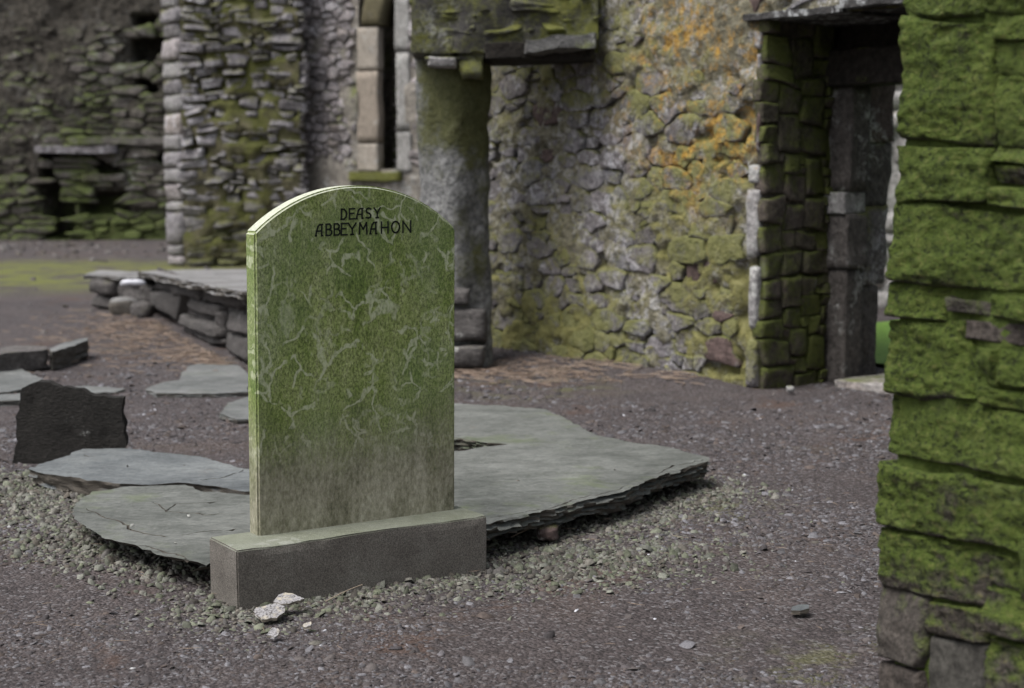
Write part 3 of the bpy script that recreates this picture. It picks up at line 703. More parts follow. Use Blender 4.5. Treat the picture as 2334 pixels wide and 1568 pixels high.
# ------------------------------------------------------------------ far left wall with the tomb niche
fp = G(200, 547); FR_F = Frame((fp[0], fp[1], 0), (1, -.05)); FP = lambda x, y: FR_F.px(x, y)
far = empty('far_niche_wall', (fp[0], fp[1], 0), 'dark rubble wall with a shelf niche and dark putlog holes', 'wall')  # darker stone colours than the tall pier
def fb(x0, y0, x1, y1):
    q = FR_F.rect(x0, y0, x1, y1); return (q[0][0], q[1][0], q[0][1], q[2][1])
holes = [(*fb(98, 350, 165, 540), .8), (*fb(186, 440, 292, 486), .5), (*fb(186, 352, 290, 395), .35), (*fb(302, 82, 376, 162), .7), (*fb(306, 178, 356, 214), .8), (*fb(298, 36, 350, 62), .6), (*fb(345, 338, 400, 372), .5)]
f_s0 = FP(-160, 300)[0]; f_s1 = FP(470, 300)[0]; sp = FP(158, 200)[0]
def f_relief(s, t):
    p = np.stack([s, t, 0 * s], -1); o = -.05 + .08 * fbm(p, 2.2, 4, 61) + .05 * fbm(p, 7, 4, 67, .65) + .07 * sstep(.15, -.25, s - sp + .25 * noise(p, 1.1, 63)) * sstep(1.0, 1.9, t + .3 * noise(p, 1.5, 64))
    w2 = p + .06 * np.stack([noise(p, 3, 65), noise(p, 3, 66), 0 * s], -1)
    for h in holes:
        inside = sstep(h[0] - .03, h[0] + .03, w2[..., 0]) * sstep(h[1] + .03, h[1] - .03, w2[..., 0]) * sstep(h[2] - .03, h[2] + .03, w2[..., 1]) * sstep(h[3] + .03, h[3] - .03, w2[..., 1])
        o = o - h[4] * inside
    return o
mortar(FR_F, f_s0, f_s1, -.2, 5.8, .05, f_relief, M_farm, far)
block(FR_F, f_s0, f_s1, -.2, 6.2, -1.6, -1.1, M_farm, far, 'core')
f_ok = lambda s, t: not any(h[0] < s < h[1] and h[2] < t < h[3] for h in holes)
fr_ = pack(f_s0 + .6, f_s1, -.02, 5.0, .14, .105, [(2, 1), (3, 1), (4, 1), (3, 2), (4, 2), (2, 2), (5, 1), (5, 2), (3, 1)], f_ok, 39)
fq = [q for q in cells(fr_, (f_s0, f_s1, -.02, 5.1), .40, .10, 39) if f_ok(*np.mean(q, 0))]
rubble(FR_F, fq[:300], M_far, far, 39, amp=.06, wsc=1.5, o=(-.03, .06), rough=.045, drop=.05, back=.2, gap=.008, freq=3)
a = fb(88, 334, 272, 350); block(FR_F, a[0], a[1], a[2], a[3], -.5, .22, M_pier, far, 'shelf_slab', 8, .03, 3, 170)
a = fb(190, 396, 290, 412); block(FR_F, a[0], a[1], a[2], a[3], -.4, .08, M_far, far, 'ledge_stone', 6, .03, 3, 171)
a = fb(160, 312, 392, 330); block(FR_F, a[0], a[1], a[2], a[3], -.3, .10, M_far, far, 'string_course', 10, .03, 3, 172)

# ------------------------------------------------------------------ near mossy wall end
nc = atY(2029, 900, 3.2); FR_N = Frame((nc[0], nc[1], 0), (.367, -.93))
near = empty('mossy_near_wall', (nc[0], nc[1], 0), 'thickly moss-covered end of a wall built of large blocks, close to the camera', 'wall')
def n_relief(s, t): return -.012 + .018 * fbm(np.stack([s, t, 0 * s], -1), 9, 4, 71)
mortar(FR_N, .02, 1.1, -.15, 2.3, .018, n_relief, M_frontm, near)
block(FR_N, .04, 7.0, -.2, 3.4, -.6, -.09, M_frontm, near, 'core')
NS = [  # corners in the photograph: lower left, lower right, upper right, upper left
    ((2056, 30), (2236, 34), (2236, -75), (2058, -70), 0), ((2240, 30), (2350, 26), (2350, -60), (2240, -66), 0),
    ((2050, 324), (2262, 330), (2262, 46), (2052, 40), 0), ((2268, 92), (2350, 92), (2350, 34), (2268, 40), 0), ((2268, 170), (2350, 176), (2350, 97), (2268, 97), 0), ((2268, 330), (2350, 338), (2350, 182), (2268, 175), 0),
    ((2050, 456), (2252, 466), (2256, 340), (2050, 330), 0), ((2262, 368), (2350, 374), (2350, 345), (2264, 338), 0), ((2262, 420), (2350, 428), (2350, 380), (2262, 374), 0), ((2260, 470), (2350, 480), (2350, 434), (2260, 426), 0),
    ((2030, 640), (2350, 668), (2350, 490), (2032, 464), 0),
    ((2024, 720), (2146, 730), (2150, 650), (2026, 643), 0), ((2158, 712), (2256, 722), (2256, 684), (2158, 676), 1), ((2262, 724), (2350, 738), (2350, 680), (2262, 672), 0),
    ((2018, 890), (2206, 914), (2196, 738), (2020, 724), 0), ((2186, 772), (2322, 792), (2340, 738), (2180, 726), 1), ((2222, 868), (2268, 880), (2272, 796), (2216, 790), 0), ((2276, 872), (2350, 886), (2350, 800), (2278, 796), 0), ((2228, 926), (2350, 944), (2350, 896), (2228, 878), 0),
    ((2024, 1036), (2350, 1098), (2350, 954), (2026, 896), 0),
    ((2006, 1192), (2350, 1262), (2350, 1110), (2012, 1064), 0),
    ((2004, 1332), (2240, 1384), (2246, 1252), (2004, 1206), 0), ((2252, 1330), (2350, 1356), (2350, 1276), (2252, 1256), 0),
    ((1998, 1500), (2098, 1524), (2106, 1364), (2000, 1340), 1), ((2110, 1446), (2240, 1466), (2240, 1392), (2112, 1368), 0), ((2106, 1590), (2232, 1606), (2240, 1472), (2116, 1450), 2),
    ((2252, 1440), (2350, 1464), (2350, 1366), (2252, 1340), 0), ((2250, 1600), (2350, 1620), (2350, 1474), (2250, 1450), 0), ((1996, 1640), (2100, 1660), (2098, 1534), (1998, 1510), 1)]
for i, (a, b, c, d, m) in enumerate(NS):
    q = np.array([FR_N.px(*p) for p in (a, b, c, d)])
    big = max(q[1, 0] - q[0, 0], q[2, 1] - q[1, 1])
    n1 = int(np.clip((q[1, 0] - q[0, 0]) / .006, 10, 60)); n2 = int(np.clip((q[3, 1] - q[0, 1]) / .006, 10, 60))
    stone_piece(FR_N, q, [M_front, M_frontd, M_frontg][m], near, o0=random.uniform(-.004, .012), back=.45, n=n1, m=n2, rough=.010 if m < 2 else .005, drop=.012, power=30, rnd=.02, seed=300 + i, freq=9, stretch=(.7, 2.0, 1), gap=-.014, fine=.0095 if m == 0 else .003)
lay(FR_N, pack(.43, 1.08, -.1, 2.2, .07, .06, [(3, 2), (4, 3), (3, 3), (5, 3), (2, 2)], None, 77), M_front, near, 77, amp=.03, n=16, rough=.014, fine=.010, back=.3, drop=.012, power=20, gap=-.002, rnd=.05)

# ------------------------------------------------------------------ headstone
HX, HY, HYAW, HW, HD, HH, SO, SI, SW, SH, ST = -.7695, 4.3323, .5872, .8316, .195, .1606, .1238, .128, .6703, .8811, .064
HA = np.array([math.cos(HYAW), math.sin(HYAW), 0]); HB = np.array([-HA[1], HA[0], 0])
head = empty('headstone', (HX + HA[0] * HW / 2 + HB[0] * HD / 2, HY + HA[1] * HW / 2 + HB[1] * HD / 2, 0), 'round-topped headstone green with algae, two dark carved words, on a low plinth', 'headstone')
FR_H = Frame((HX, HY, 0), HA)
def rounded_box_obj():
    bm = bmesh.new(); bmesh.ops.create_cube(bm, size=1)
    bmesh.ops.scale(bm, vec=(HW, HD, HH + .1), verts=bm.verts)
    bmesh.ops.bevel(bm, geom=bm.edges[:], offset=.004, segments=2, affect='EDGES')
    bmesh.ops.triangulate(bm, faces=bm.faces[:]); bmesh.ops.subdivide_edges(bm, edges=[e for e in bm.edges if e.calc_length() > .06], cuts=10, use_grid_fill=True)
    bmesh.ops.subdivide_edges(bm, edges=[e for e in bm.edges if e.calc_length() > .03], cuts=1)
    P = np.array([v.co[:] for v in bm.verts]); P[:, 2] += (HH - .1) / 2 
    edge_z = np.exp(-((P[:, 2] - HH) / .02) ** 2) * np.exp(-((P[:, 1] + HD / 2) / .02) ** 2)
    P[:, 2] -= edge_z * np.clip(.010 * fbm(P + 3, 7, 3, 3), 0, 1) ; P[:, 1] += edge_z * np.clip(.010 * fbm(P + 3, 7, 3, 3), 0, 1)
    P += .0018 * np.stack([fbm(P, 9, 3, k) for k in (1, 2, 3)], -1)
    ctr = np.array([HX, HY, 0]) + HA * HW / 2 + HB * HD / 2
    Wv = ctr + P[:, :1] * HA + P[:, 1:2] * HB + P[:, 2:] * np.array([0, 0, 1])
    f = [[v.index for v in x.verts] for x in bm.faces]; bm.free()
    return add_mesh('plinth', Wv, f, plinth_mat(), head, smooth=False, origin=ctr)
rounded_box_obj()
FR_S = Frame((np.array([HX, HY, 0]) + HA * SO + HB * SI).tolist(), HA, lean=-.010)
pk = FR_S.px(800, 423); rise = pk[1] - (HH + SH)
def slab_profile():
    c = SW / 2; R = (c * c + rise * rise) / (2 * rise); cy = HH + SH + rise - R; a0 = math.asin(c / R)
    pts = [(0, HH - .02), (SW, HH - .02)]
    for k in range(49):
        a = a0 - 2 * a0 * k / 48; pts.append((c + R * math.sin(a), cy + R * math.cos(a)))
    return pts
pts = slab_profile(); n = len(pts)
v = [FR_S.pt(a, b, 0) for a, b in pts] + [FR_S.pt(a, b, -ST) for a, b in pts]
fc = [tuple(range(n)), tuple(range(2 * n - 1, n - 1, -1))] + [(i, i + n, (i + 1) % n + n, (i + 1) % n) for i in range(n)]
slab_org = FR_S.pt(SW / 2, HH, -ST / 2)
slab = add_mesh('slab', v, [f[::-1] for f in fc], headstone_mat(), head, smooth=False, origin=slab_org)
bmx = bmesh.new(); bmx.from_mesh(slab.data); bmesh.ops.recalc_face_normals(bmx, faces=bmx.faces[:])
bmesh.ops.bevel(bmx, geom=[e for e in bmx.edges if len(e.link_faces) == 2 and e.calc_face_angle() > .6], offset=.006, segments=3, affect='EDGES')
# turn the flat local frame so the material's x runs across the face
for vtx in bmx.verts:
    p = np.array(vtx.co[:]); vtx.co = (float(p @ HA), float(p @ HB), p[2])
bmx.to_mesh(slab.data); bmx.free(); slab.rotation_euler = (0, 0, HYAW)

STROKES = {
 'D': [[(0, 0), (0, 1), (.55, .98), (.9, .75), (1, .5), (.9, .22), (.55, .02), (-.08, 0)]],
 'E': [[(1, 1), (0, 1), (0, 0), (1, 0)], [(0, .52), (.8, .54)]],
 'A': [[(-.05, 0), (.1, 0)], [(0, 0), (.12, .42), (.3, .8), (.52, .97), (1, 1)], [(.86, 1), (.86, 0), (1, 0)], [(.14, .40), (.86, .42)]],
 'S': [[(1, .9), (.6, 1), (.2, .95), (.02, .76), (.15, .58), (.75, .45), (1, .28), (.9, .08), (.5, 0), (0, .06)]],
 'Y': [[(0, 1), (.5, .48), (1, 1)], [(.5, .48), (.5, 0)], [(.3, 0), (.7, 0)]],
 'B': [[(0, 0), (0, 1), (.65, 1), (.9, .85), (.88, .65), (.6, .53), (0, .53)], [(.6, .53), (1, .38), (1, .15), (.7, 0), (-.04, 0)]],
 'M': [[(0, 0), (.06, 1), (.5, .42), (.94, 1), (1, 0)]],
 'H': [[(0, 0), (0, 1)], [(1, 0), (1, 1)], [(0, .5), (1, .5)]],
 'O': [[(.5 + .5 * math.sin(a), .5 + .5 * math.cos(a)) for a in np.linspace(0, 2 * math.pi, 15)]],
 'N': [[(0, 0), (0, 1), (1, 0), (1, 1)]]}
def letter(ch, x0, x1, top, bot):
    def P(u, v):
        cx = x0 + u * (x1 - x0); cy = (bot(cx) + (top(cx) - bot(cx)) * v)
        return np.array(FR_S.px(709.3 + .12 * cx, 410.6 + .12 * cy))
    hw = .0024; V, Fc = [], []
    for st in STROKES[ch]:
        q = [P(*p) for p in st]
        for a, b in zip(q[:-1], q[1:]):
            dd = unit(b - a); nn = np.array([-dd[1], dd[0]]) * hw; a = a - dd * hw * .8; b = b + dd * hw * .8; k = len(V)
            for o in (.0009, -.002):
                V += [FR_S.pt(*(a + nn), o), FR_S.pt(*(a - nn), o), FR_S.pt(*(b - nn), o), FR_S.pt(*(b + nn), o)]
            Fc += [(k, k + 1, k + 2, k + 3), (k, k + 4, k + 5, k + 1), (k + 1, k + 5, k + 6, k + 2), (k + 2, k + 6, k + 7, k + 3), (k + 3, k + 7, k + 4, k)]
    o = add_mesh('letter', V, Fc, M_paint, None, smooth=False)
    w_ = o.location.copy(); o.parent = slab; c, s = math.cos(-HYAW), math.sin(-HYAW)
    dl = w_ - Vector(slab_org); o.location = (dl.x * c - dl.y * s, dl.x * s + dl.y * c, dl.z); o.rotation_euler = (0, 0, -HYAW)
lin = lambda x0, y0, x1, y1: (lambda x: y0 + (y1 - y0) * (x - x0) / (x1 - x0))
t1, b1 = lin(565, 552, 1310, 522), lin(565, 746, 1310, 708); t2, b2 = lin(80, 846, 1890, 772), lin(80, 1058, 1890, 986)
for ch, a, b in (('D', 570, 668), ('E', 722, 822), ('A', 856, 980), ('S', 1038, 1128), ('Y', 1192, 1308)): letter(ch, a, b, t1, b1)
for ch, a, b in (('A', 84, 214), ('B', 280, 382), ('B', 434, 538), ('E', 570, 680), ('Y', 702, 846), ('M', 912, 1054), ('A', 1116, 1240), ('H', 1330, 1454), ('O', 1524, 1672), ('N', 1738, 1884)): letter(ch, a, b, t2, b2)

# ------------------------------------------------------------------ slate slabs
def in_poly(P, poly):
    x, y = P[:, 0], P[:, 1]; r = np.zeros(len(P), bool); j = len(poly) - 1
    for i in range(len(poly)):
        (xi, yi), (xj, yj) = poly[i], poly[j]
        c = ((yi > y) != (yj > y)) & (x < (xj - xi) * (y - yi) / (yj - yi + 1e-12) + xi); r ^= c; j = i
    return r
def slate(name, poly, ztop, thick, mat, label=None, cat=None, group=None, parent=None, cracks=(), step=.022, jit=.012, seed=0, layers=6, ragged=.016, under=.0, wave=.003):
    poly = np.array(poly, float)
    area = .5 * sum(poly[i - 1][0] * poly[i][1] - poly[i][0] * poly[i - 1][1] for i in range(len(poly)))
    if area < 0: poly = poly[::-1]
    out = []
    for i in range(len(poly)):
        a, b = poly[i], poly[(i + 1) % len(poly)]; k = max(1, int(np.linalg.norm(b - a) / step))
        for j in range(k): out.append(a + (b - a) * j / k)
    out = np.array(out); N = len(out)
    tg = np.roll(out, -1, 0) - np.roll(out, 1, 0); tg /= np.linalg.norm(tg, axis=1)[:, None]; nr = np.stack([tg[:, 1], -tg[:, 0]], -1)
    p3 = np.concatenate([out, np.full((N, 1), seed * 1.7)], 1)
    out = out + nr * (jit * fbm(p3, 14, 4, seed) + jit * .7 * noise(p3, 45, seed + 2))[:, None]
    lo, hi = out.min(0), out.max(0); gs = step * 1.3
    X, Y = np.meshgrid(np.arange(lo[0], hi[0], gs), np.arange(lo[1], hi[1], gs)); IP = np.stack([X.ravel(), Y.ravel()], 1) + RNG.uniform(-gs * .3, gs * .3, (X.size, 2))
    IP = IP[in_poly(IP, out)]
    dmin = np.min(np.linalg.norm(IP[:, None] - out[None], axis=2), 1) if len(IP) else np.zeros(0)
    IP = IP[dmin > step * .6]
    dz = []; CV = []
    for cr, wid, dep in cracks:
        cr = np.array(cr, float); seg = []
        for a, b in zip(cr[:-1], cr[1:]):
            k = max(2, int(np.linalg.norm(b - a) / .014))
            seg += [a + (b - a) * j / k for j in range(k)]
        seg = np.array(seg + [cr[-1]]); t2_ = np.gradient(seg, axis=0); t2_ /= np.linalg.norm(t2_, axis=1)[:, None]; n2 = np.stack([-t2_[:, 1], t2_[:, 0]], -1)
        seg = seg + n2 * (.006 * noise(np.concatenate([seg, seg[:, :1] * 0], 1), 40, seed + 5))[:, None]
        tp_ = np.sin(np.linspace(0.12, math.pi - .12, len(seg)))[:, None] ** .5
        keep = np.min(np.linalg.norm(IP[:, None] - seg[None], axis=2), 1) > wid * 1.6
        IP = IP[keep]
        for o_, d_ in ((0, -dep), (1, 0), (-1, 0)):
            Q = seg + n2 * wid * o_ * tp_; ins = in_poly(Q, out); CV.append(Q[ins]); dz.append(np.full(ins.sum(), d_))
    allv = [out, IP] + CV; V2 = np.concatenate(allv)
    DZ = np.concatenate([np.zeros(N + len(IP))] + dz) if dz else np.zeros(N + len(IP))
    vo, _, fo, ov, _, _ = delaunay_2d_cdt([Vector(p) for p in V2], [(i, (i + 1) % N) for i in range(N)], [], 1, 1e-6)
    vo = np.array([p[:] for p in vo]); dzo = np.array([DZ[o[0]] if o else 0 for o in ov]); bidx = {}
    for i, o in enumerate(ov):
        for k in o:
            if k < N: bidx[k] = i
    zt = ztop if callable(ztop) else (lambda x, y: np.full(np.shape(x), float(ztop)))
    p3 = np.concatenate([vo, np.full((len(vo), 1), seed * .9)], 1)
    z = zt(vo[:, 0], vo[:, 1]) + dzo + wave * fbm(p3, 3.5, 3, seed + 7) - .004 * sstep(.08, .14, fbm(p3 * np.array([1, 2, 1]), 5, 3, seed + 9)) + .0012 * fbm(p3, 30, 2, seed + 1)
    verts = [tuple(p) for p in np.column_stack([vo, z])]
    faces = [tuple(f) for f in fo]
    # ragged strata down the edge
    ring = [bidx[k] for k in range(N)]; bo = np.array([verts[r] for r in ring])
    for L in range(1, layers + 1):
        fr_ = L / layers; q3 = np.concatenate([out * 1.0, np.full((N, 1), L * 2.3 + seed)], 1)
        off = ragged * (fbm(q3, 6, 3, seed + L) * .9 + .5 * noise(q3, 30, seed + L)) - under * fr_ - ragged * .15
        th = thick * (1 + .25 * fbm(q3 * np.array([1, 1, 0]), 4, 2, seed + 3))
        nv = np.column_stack([out + nr * off[:, None], bo[:, 2] - th * fr_])
        base = len(verts); verts += [tuple(p) for p in nv]; cur = list(range(base, base + N))
        for i in range(N):
            j = (i + 1) % N; faces.append((ring[i], cur[i], cur[j], ring[j]))
        ring = cur
    faces.append(tuple(ring[::-1]))
    verts = np.array(verts)
    o = add_mesh(name, verts, faces, mat, parent, smooth=False, origin=np.array([*poly.mean(0), 0]))
    bm = bmesh.new(); bm.from_mesh(o.data); bmesh.ops.recalc_face_normals(bm, faces=bm.faces[:]); bm.to_mesh(o.data); bm.free()
    o.data.polygons.foreach_set('use_smooth', [True] * len(o.data.polygons)); o.data.set_sharp_from_angle(angle=math.radians(38))
    if label: tag(o, label, cat, group)
    return o
def gp(pts, z): return [tuple(G(x, y, z)[:2]) for x, y in pts]

zA = .068
slate('slate_slab', gp([(63, 1066), (86, 1059), (121, 1048), (157, 1036), (187, 1023), (283, 1022), (380, 1031), (455, 1038), (506, 1056), (559, 1066), (690, 1070), (690, 1116), (559, 1120), (486, 1107), (420, 1100), (324, 1102), (273, 1102), (223, 1096), (167, 1088), (111, 1079)], zA),
      zA, .062, M_slab2, 'blue grey slate slab lying in front of the dark upright stone', 'slab', 'broken slabs around the headstone', seed=3, under=.012,
      cracks=[(gp([(430, 1096), (500, 1090), (540, 1078), (556, 1070)], zA), .004, .012), (gp([(190, 1036), (205, 1040), (215, 1040)], zA), .004, .008)])
zB = lambda x, y: .082 + 0 * x
slate('slate_slab', gp([(213, 1121), (263, 1112), (314, 1108), (420, 1107), (481, 1122), (559, 1129), (700, 1134)], .08) + [(-.35, 5.2), (-.64, 4.86), (-.84, 4.66)] + gp([(470, 1290), (430, 1279), (364, 1266), (304, 1241), (253, 1228), (202, 1208), (170, 1188), (163, 1170), (175, 1147)], .08),
      zB, .026, M_slab, 'cracked grey green slate slab with an undercut edge, left of the plinth', 'slab', 'broken slabs around the headstone', seed=5, under=.05, ragged=.014,
      cracks=[(gp([(198, 1160), (240, 1180), (262, 1186), (290, 1199), (296, 1206), (335, 1214), (380, 1222), (440, 1216), (520, 1208)], .08), .0045, .014), (gp([(280, 1240), (330, 1245), (370, 1258), (400, 1260), (430, 1276)], .08), .004, .010),
              (gp([(350, 1144), (372, 1160), (380, 1166), (470, 1172), (556, 1170)], .08), .0035, .010), (gp([(380, 1166), (400, 1150), (470, 1148)], .08), .003, .006), (gp([(175, 1166), (195, 1170), (212, 1168)], .08), .003, .008)])
zC = .105
slate('slate_slab', gp([(900, 912), (1036, 918), (1111, 924), (1189, 929), (1242, 935), (1289, 953), (1325, 972), (1357, 989), (1425, 1002), (1504, 1016), (1556, 1027), (1608, 1044), (1620, 1051), (1603, 1056), (1504, 1084), (1425, 1114), (1347, 1136), (1294, 1148), (1216, 1168), (1153, 1180), (1113, 1192), (1050, 1206), (960, 1150), (900, 1080), (920, 1040), (1036, 1025), (1090, 1016), (1154, 1009), (1100, 1004), (1036, 994), (900, 985)], zC),
      lambda x, y: zC - .0 + .008 * noise(np.stack([x, y, 0 * x], -1), 1.2, 5), (.066), M_slab, 'large thick slate slab with split layered edge, right of the headstone', 'slab', 'broken slabs around the headstone', seed=8, under=.014, ragged=.032, layers=9,
      cracks=[(gp([(1120, 1178), (1230, 1160), (1340, 1128), (1400, 1115), (1430, 1104)], zC), .003, .006), (gp([(1500, 1078), (1540, 1062), (1570, 1058), (1600, 1050)], zC), .004, .012)])

# flat paving set flush in the floor
for i, (pp, lab) in enumerate([
    ([(330, 888), (345, 878), (410, 866), (425, 838), (450, 829), (540, 832), (566, 850), (566, 893), (460, 897), (360, 897)], 'pale flat paving slab set flush in the gravel near the tomb'),
    ([(500, 945), (520, 918), (560, 905), (640, 908), (640, 952), (540, 956)], 'small pinkish paving slab flush in gravel, half hidden by the headstone'),
    ([(-60, 846), (40, 838), (100, 866), (90, 876), (20, 892), (-60, 896)], 'pale flat paving slab at the left edge behind the dark stone'),
    ([(-60, 904), (30, 898), (120, 886), (200, 880), (285, 886), (230, 896), (60, 912), (-60, 918)], 'long thin paving slab behind the dark upright stone')]):
    slate('paving_slab', gp(pp, .02), .022, .03, M_paving, lab, 'paving slab', 'flush paving slabs', seed=20 + i, step=.03, wave=.006)
# kerb stones
for i, (pp, z, lab) in enumerate([([(-60, 800), (0, 790), (40, 786), (104, 788), (106, 796), (60, 800), (0, 806), (-60, 815)], .13, 'long low kerb stone at the left edge of the gravel'), ([(112, 794), (150, 780), (198, 768), (202, 774), (165, 788), (118, 802)], .12, 'short pale-topped kerb stone leaning by the long kerb')]):
    slate('kerb_stone', gp(pp, z), lambda x, y, z=z: z + 0 * x, .12, M_tomb if i == 0 else M_paving, lab, 'kerb stone', 'kerb stones in the gravel', seed=30 + i, step=.03)

# dark upright fragment
def upright():
    FR = Frame(atY(28, 1058, 6.55)[:2].tolist() + [0], (1, .10), lean=.12)
    px = [(50, 884), (66, 874), (86, 868), (121, 879), (167, 889), (228, 900), (281, 907), (281, 960), (285, 1018), (286, 1050), (150, 1075), (28, 1080), (38, 1016), (38, 980), (34, 950), (45, 914)]
    loc = [FR.px(*p) for p in px]
    o = slate('upright_stone', loc, 0.0, .075, M_dark, 'dark jagged stone fragment standing on edge behind the slabs', 'stone', seed=44, step=.016, ragged=.008, wave=.012, layers=4)
    me = o.data; off = np.array(o.location)
    co = np.empty(len(me.vertices) * 3); me.vertices.foreach_get('co', co); co = co.reshape(-1, 3) + off
    co[:, 2] += .006 * fbm(np.stack([co[:, 0], co[:, 1] * .5, co[:, 2]], -1), 12, 3, 4)
    W = FR.pt(co[:, 0], co[:, 1], co[:, 2]); org = FR.pt(.25, 0, 0)
    me.vertices.foreach_set('co', (W - org).ravel()); o.location = Vector(org); me.update()
upright()

# ------------------------------------------------------------------ raised tomb
b0, b1_ = G(345, 711), G(557, 826)
FR_M = Frame((b0[0], b0[1], 0), (b1_[0] - b0[0], b1_[1] - b0[1])); ML = float(np.linalg.norm(b1_ - b0))
tomb = empty('raised_tomb', (b0[0] * .5 + b1_[0] * .5, (b0[1] + b1_[1]) / 2, 0), 'raised tomb of dark stones with grey slate cover behind the headstone', 'tomb')
def zoomq(pts): return [FR_M.px(168 + .1905 * x, 560 + .1905 * y) for x, y in pts]
mortar(FR_M, .0, ML + .35, -.1, .40, .04, lambda s, t: -.07 + .03 * fbm(np.stack([s, t, 0 * s], -1), 4, 3, 81), M_tomb, tomb)
TQ = [[(860, 700), (1240, 880), (1330, 560), (900, 520)], [(930, 515), (1150, 560), (1160, 380), (985, 345)], [(1165, 560), (1500, 640), (1500, 470), (1165, 390)], [(1505, 640), (1960, 770), (2040, 600), (1505, 480)],
      [(1330, 760), (1700, 880), (1740, 740), (1340, 600)], [(1270, 930), (1740, 1130), (1740, 960), (1300, 820)], [(1800, 1030), (2100, 1090), (2100, 850), (1790, 790)], [(1790, 1230), (2100, 1430), (2100, 1100), (1780, 1050)], [(1250, 1010), (1760, 1230), (1770, 1140), (1260, 940)],
      [(1720, 960), (1790, 1000), (1790, 790), (1730, 760)], [(700, 760), (870, 790), (870, 640), (720, 600)]]
for i, q in enumerate(TQ):
    stone_piece(FR_M, zoomq(q), M_tomb, tomb, o0=random.uniform(-.01, .05), back=.25, n=12, rough=.02, drop=.03, rnd=.15, power=8, seed=400 + i, freq=5, stretch=(1, 2, 1), fine=.006)
nr_ = np.array([-FR_M.n[0], -FR_M.n[1]])
e1 = FR_M.pt(-.12, 0, .10)[:2]; e2 = FR_M.pt(ML + .45, 0, .10)[:2]
zt_ = lambda x, y: .365 + .028 * ((x - b0[0]) * FR_M.d[0] + (y - b0[1]) * FR_M.d[1])
slate('cover_slab', [e1, e1 + .9 * (e2 - e1), e2, e2 + nr_ * 1.05, e1 + nr_ * 1.15 + .2 * (e2 - e1), e1 + nr_ * .95, e1 + nr_ * .3 - .02 * (e2 - e1)], zt_, .05, M_ledger, parent=tomb, seed=51, step=.05, ragged=.03)
FR_M2 = Frame(FR_M.pt(ML + .33, 0, 0).tolist(), -FR_M.n)
lay(FR_M2, pack(0, .95, -.02, .40, .08, .07, [(3, 2), (4, 2), (2, 1), (3, 1)], None, 83), M_tomb, tomb, 83, amp=.03, n=6, back=.2)
block(FR_M, .05, ML + .3, -.05, .36, -1.0, -.1, M_tomb, tomb, 'core')
# lower block at its far end
l0, l1 = G(205, 703), G(352, 716); lowt = empty('low_grave', (l0[0], l0[1], 0), 'low ruined grave edge with broken stones at the far end of the raised tomb', 'tomb')
FR_L = Frame((l0[0], l0[1], 0), (l1[0] - l0[0], l1[1] - l0[1]))
for i, (a, b, c, d) in enumerate([((202, 668), (262, 676), (262, 644), (203, 628)), ((206, 700), (258, 704), (262, 678), (204, 672)), ((264, 684), (330, 692), (330, 652), (266, 640)), ((330, 690), (352, 690), (352, 648), (330, 650))]):
    stone_piece(FR_L, [FR_L.px(*p) for p in (a, b, c, d)], M_tomb, lowt, o0=random.uniform(0, .06), back=.3, n=10, rough=.03, drop=.04, seed=430 + i, fine=.008)
lp = FR_L.pt(-.03, 0, .05)[:2]; lq = FR_L.pt(.75, 0, .05)[:2]
slate('cover_slab', [lp, (lp + lq) / 2 + np.array([0, .03]), lq, lq + np.array([.25, .75]), lp + np.array([-.05, .75])], .31, .045, M_ledger, parent=lowt, seed=53, step=.04, ragged=.03)
block(FR_L, .0, .7, -.05, .27, -.7, -.08, M_tomb, lowt, 'core')

def rock(name, c, r, mat, label, cat='stone', group=None, seed=0, flat=.6):
    bm = bmesh.new(); bmesh.ops.create_icosphere(bm, subdivisions=3, radius=1)
    P = np.array([v.co[:] for v in bm.verts]); k = 3.2
    P = P / (np.abs(P) ** k).sum(1, keepdims=True) ** (1 / k)
    P = P * (1 + .22 * fbm(P + seed, 1.3, 3, seed)[:, None] + .06 * fbm(P + seed, 5, 2, seed)[:, None]) * np.array(r)
    a = seed * 1.1; R = np.array([[math.cos(a), -math.sin(a), 0], [math.sin(a), math.cos(a), 0], [0, 0, 1]]); P = P @ R.T
    P = P + np.array(c); f = [[v.index for v in x.verts] for x in bm.faces]; bm.free()
    o = add_mesh(name, P, f, mat, None, origin=np.array([c[0], c[1], 0])); return tag(o, label, cat, group)
def gr(x, y): return G(x, y)
g = gr(285, 716); rock('loose_rock', (g[0], g[1], .06), (.13, .1, .09), M_ledger, 'blue grey broken rock leaning below the low grave', seed=3)
g = gr(325, 722); rock('loose_rock', (g[0], g[1], .05), (.09, .09, .08), M_tomb, 'dark rough rock beside the blue grey broken rock', seed=4)
g = G(303, 644, .33); rock('loose_rock', (g[0], g[1], .33), (.10, .05, .025), M_white, 'white stone lying on top of the low grave', seed=6)
g = gr(1248, 1226); rock('loose_rock', (g[0], g[1], .02), (.045, .035, .026), M_redq, 'small reddish brown stone wedged under the large slab', seed=7)
g = G(1822, 1388, .014); slate('loose_rock', [(g[0] - .026, g[1] - .012), (g[0] - .004, g[1] - .028), (g[0] + .022, g[1] - .02), (g[0] + .027, g[1] + .014), (g[0] + .004, g[1] + .03), (g[0] - .02, g[1] + .02)], lambda x, y, g=g: .017 + .15 * (x - g[0]), .014, M_slab2, 'small blue grey slate piece alone on the gravel near the mossy wall', 'stone', seed=91, step=.008, jit=.003, ragged=.003, layers=3, wave=.003)
g = gr(1800, 893); rock('loose_rock', (g[0], g[1], .015), (.022, .022, .02), M_outer, 'small pale round stone at the foot of the doorway', seed=10)
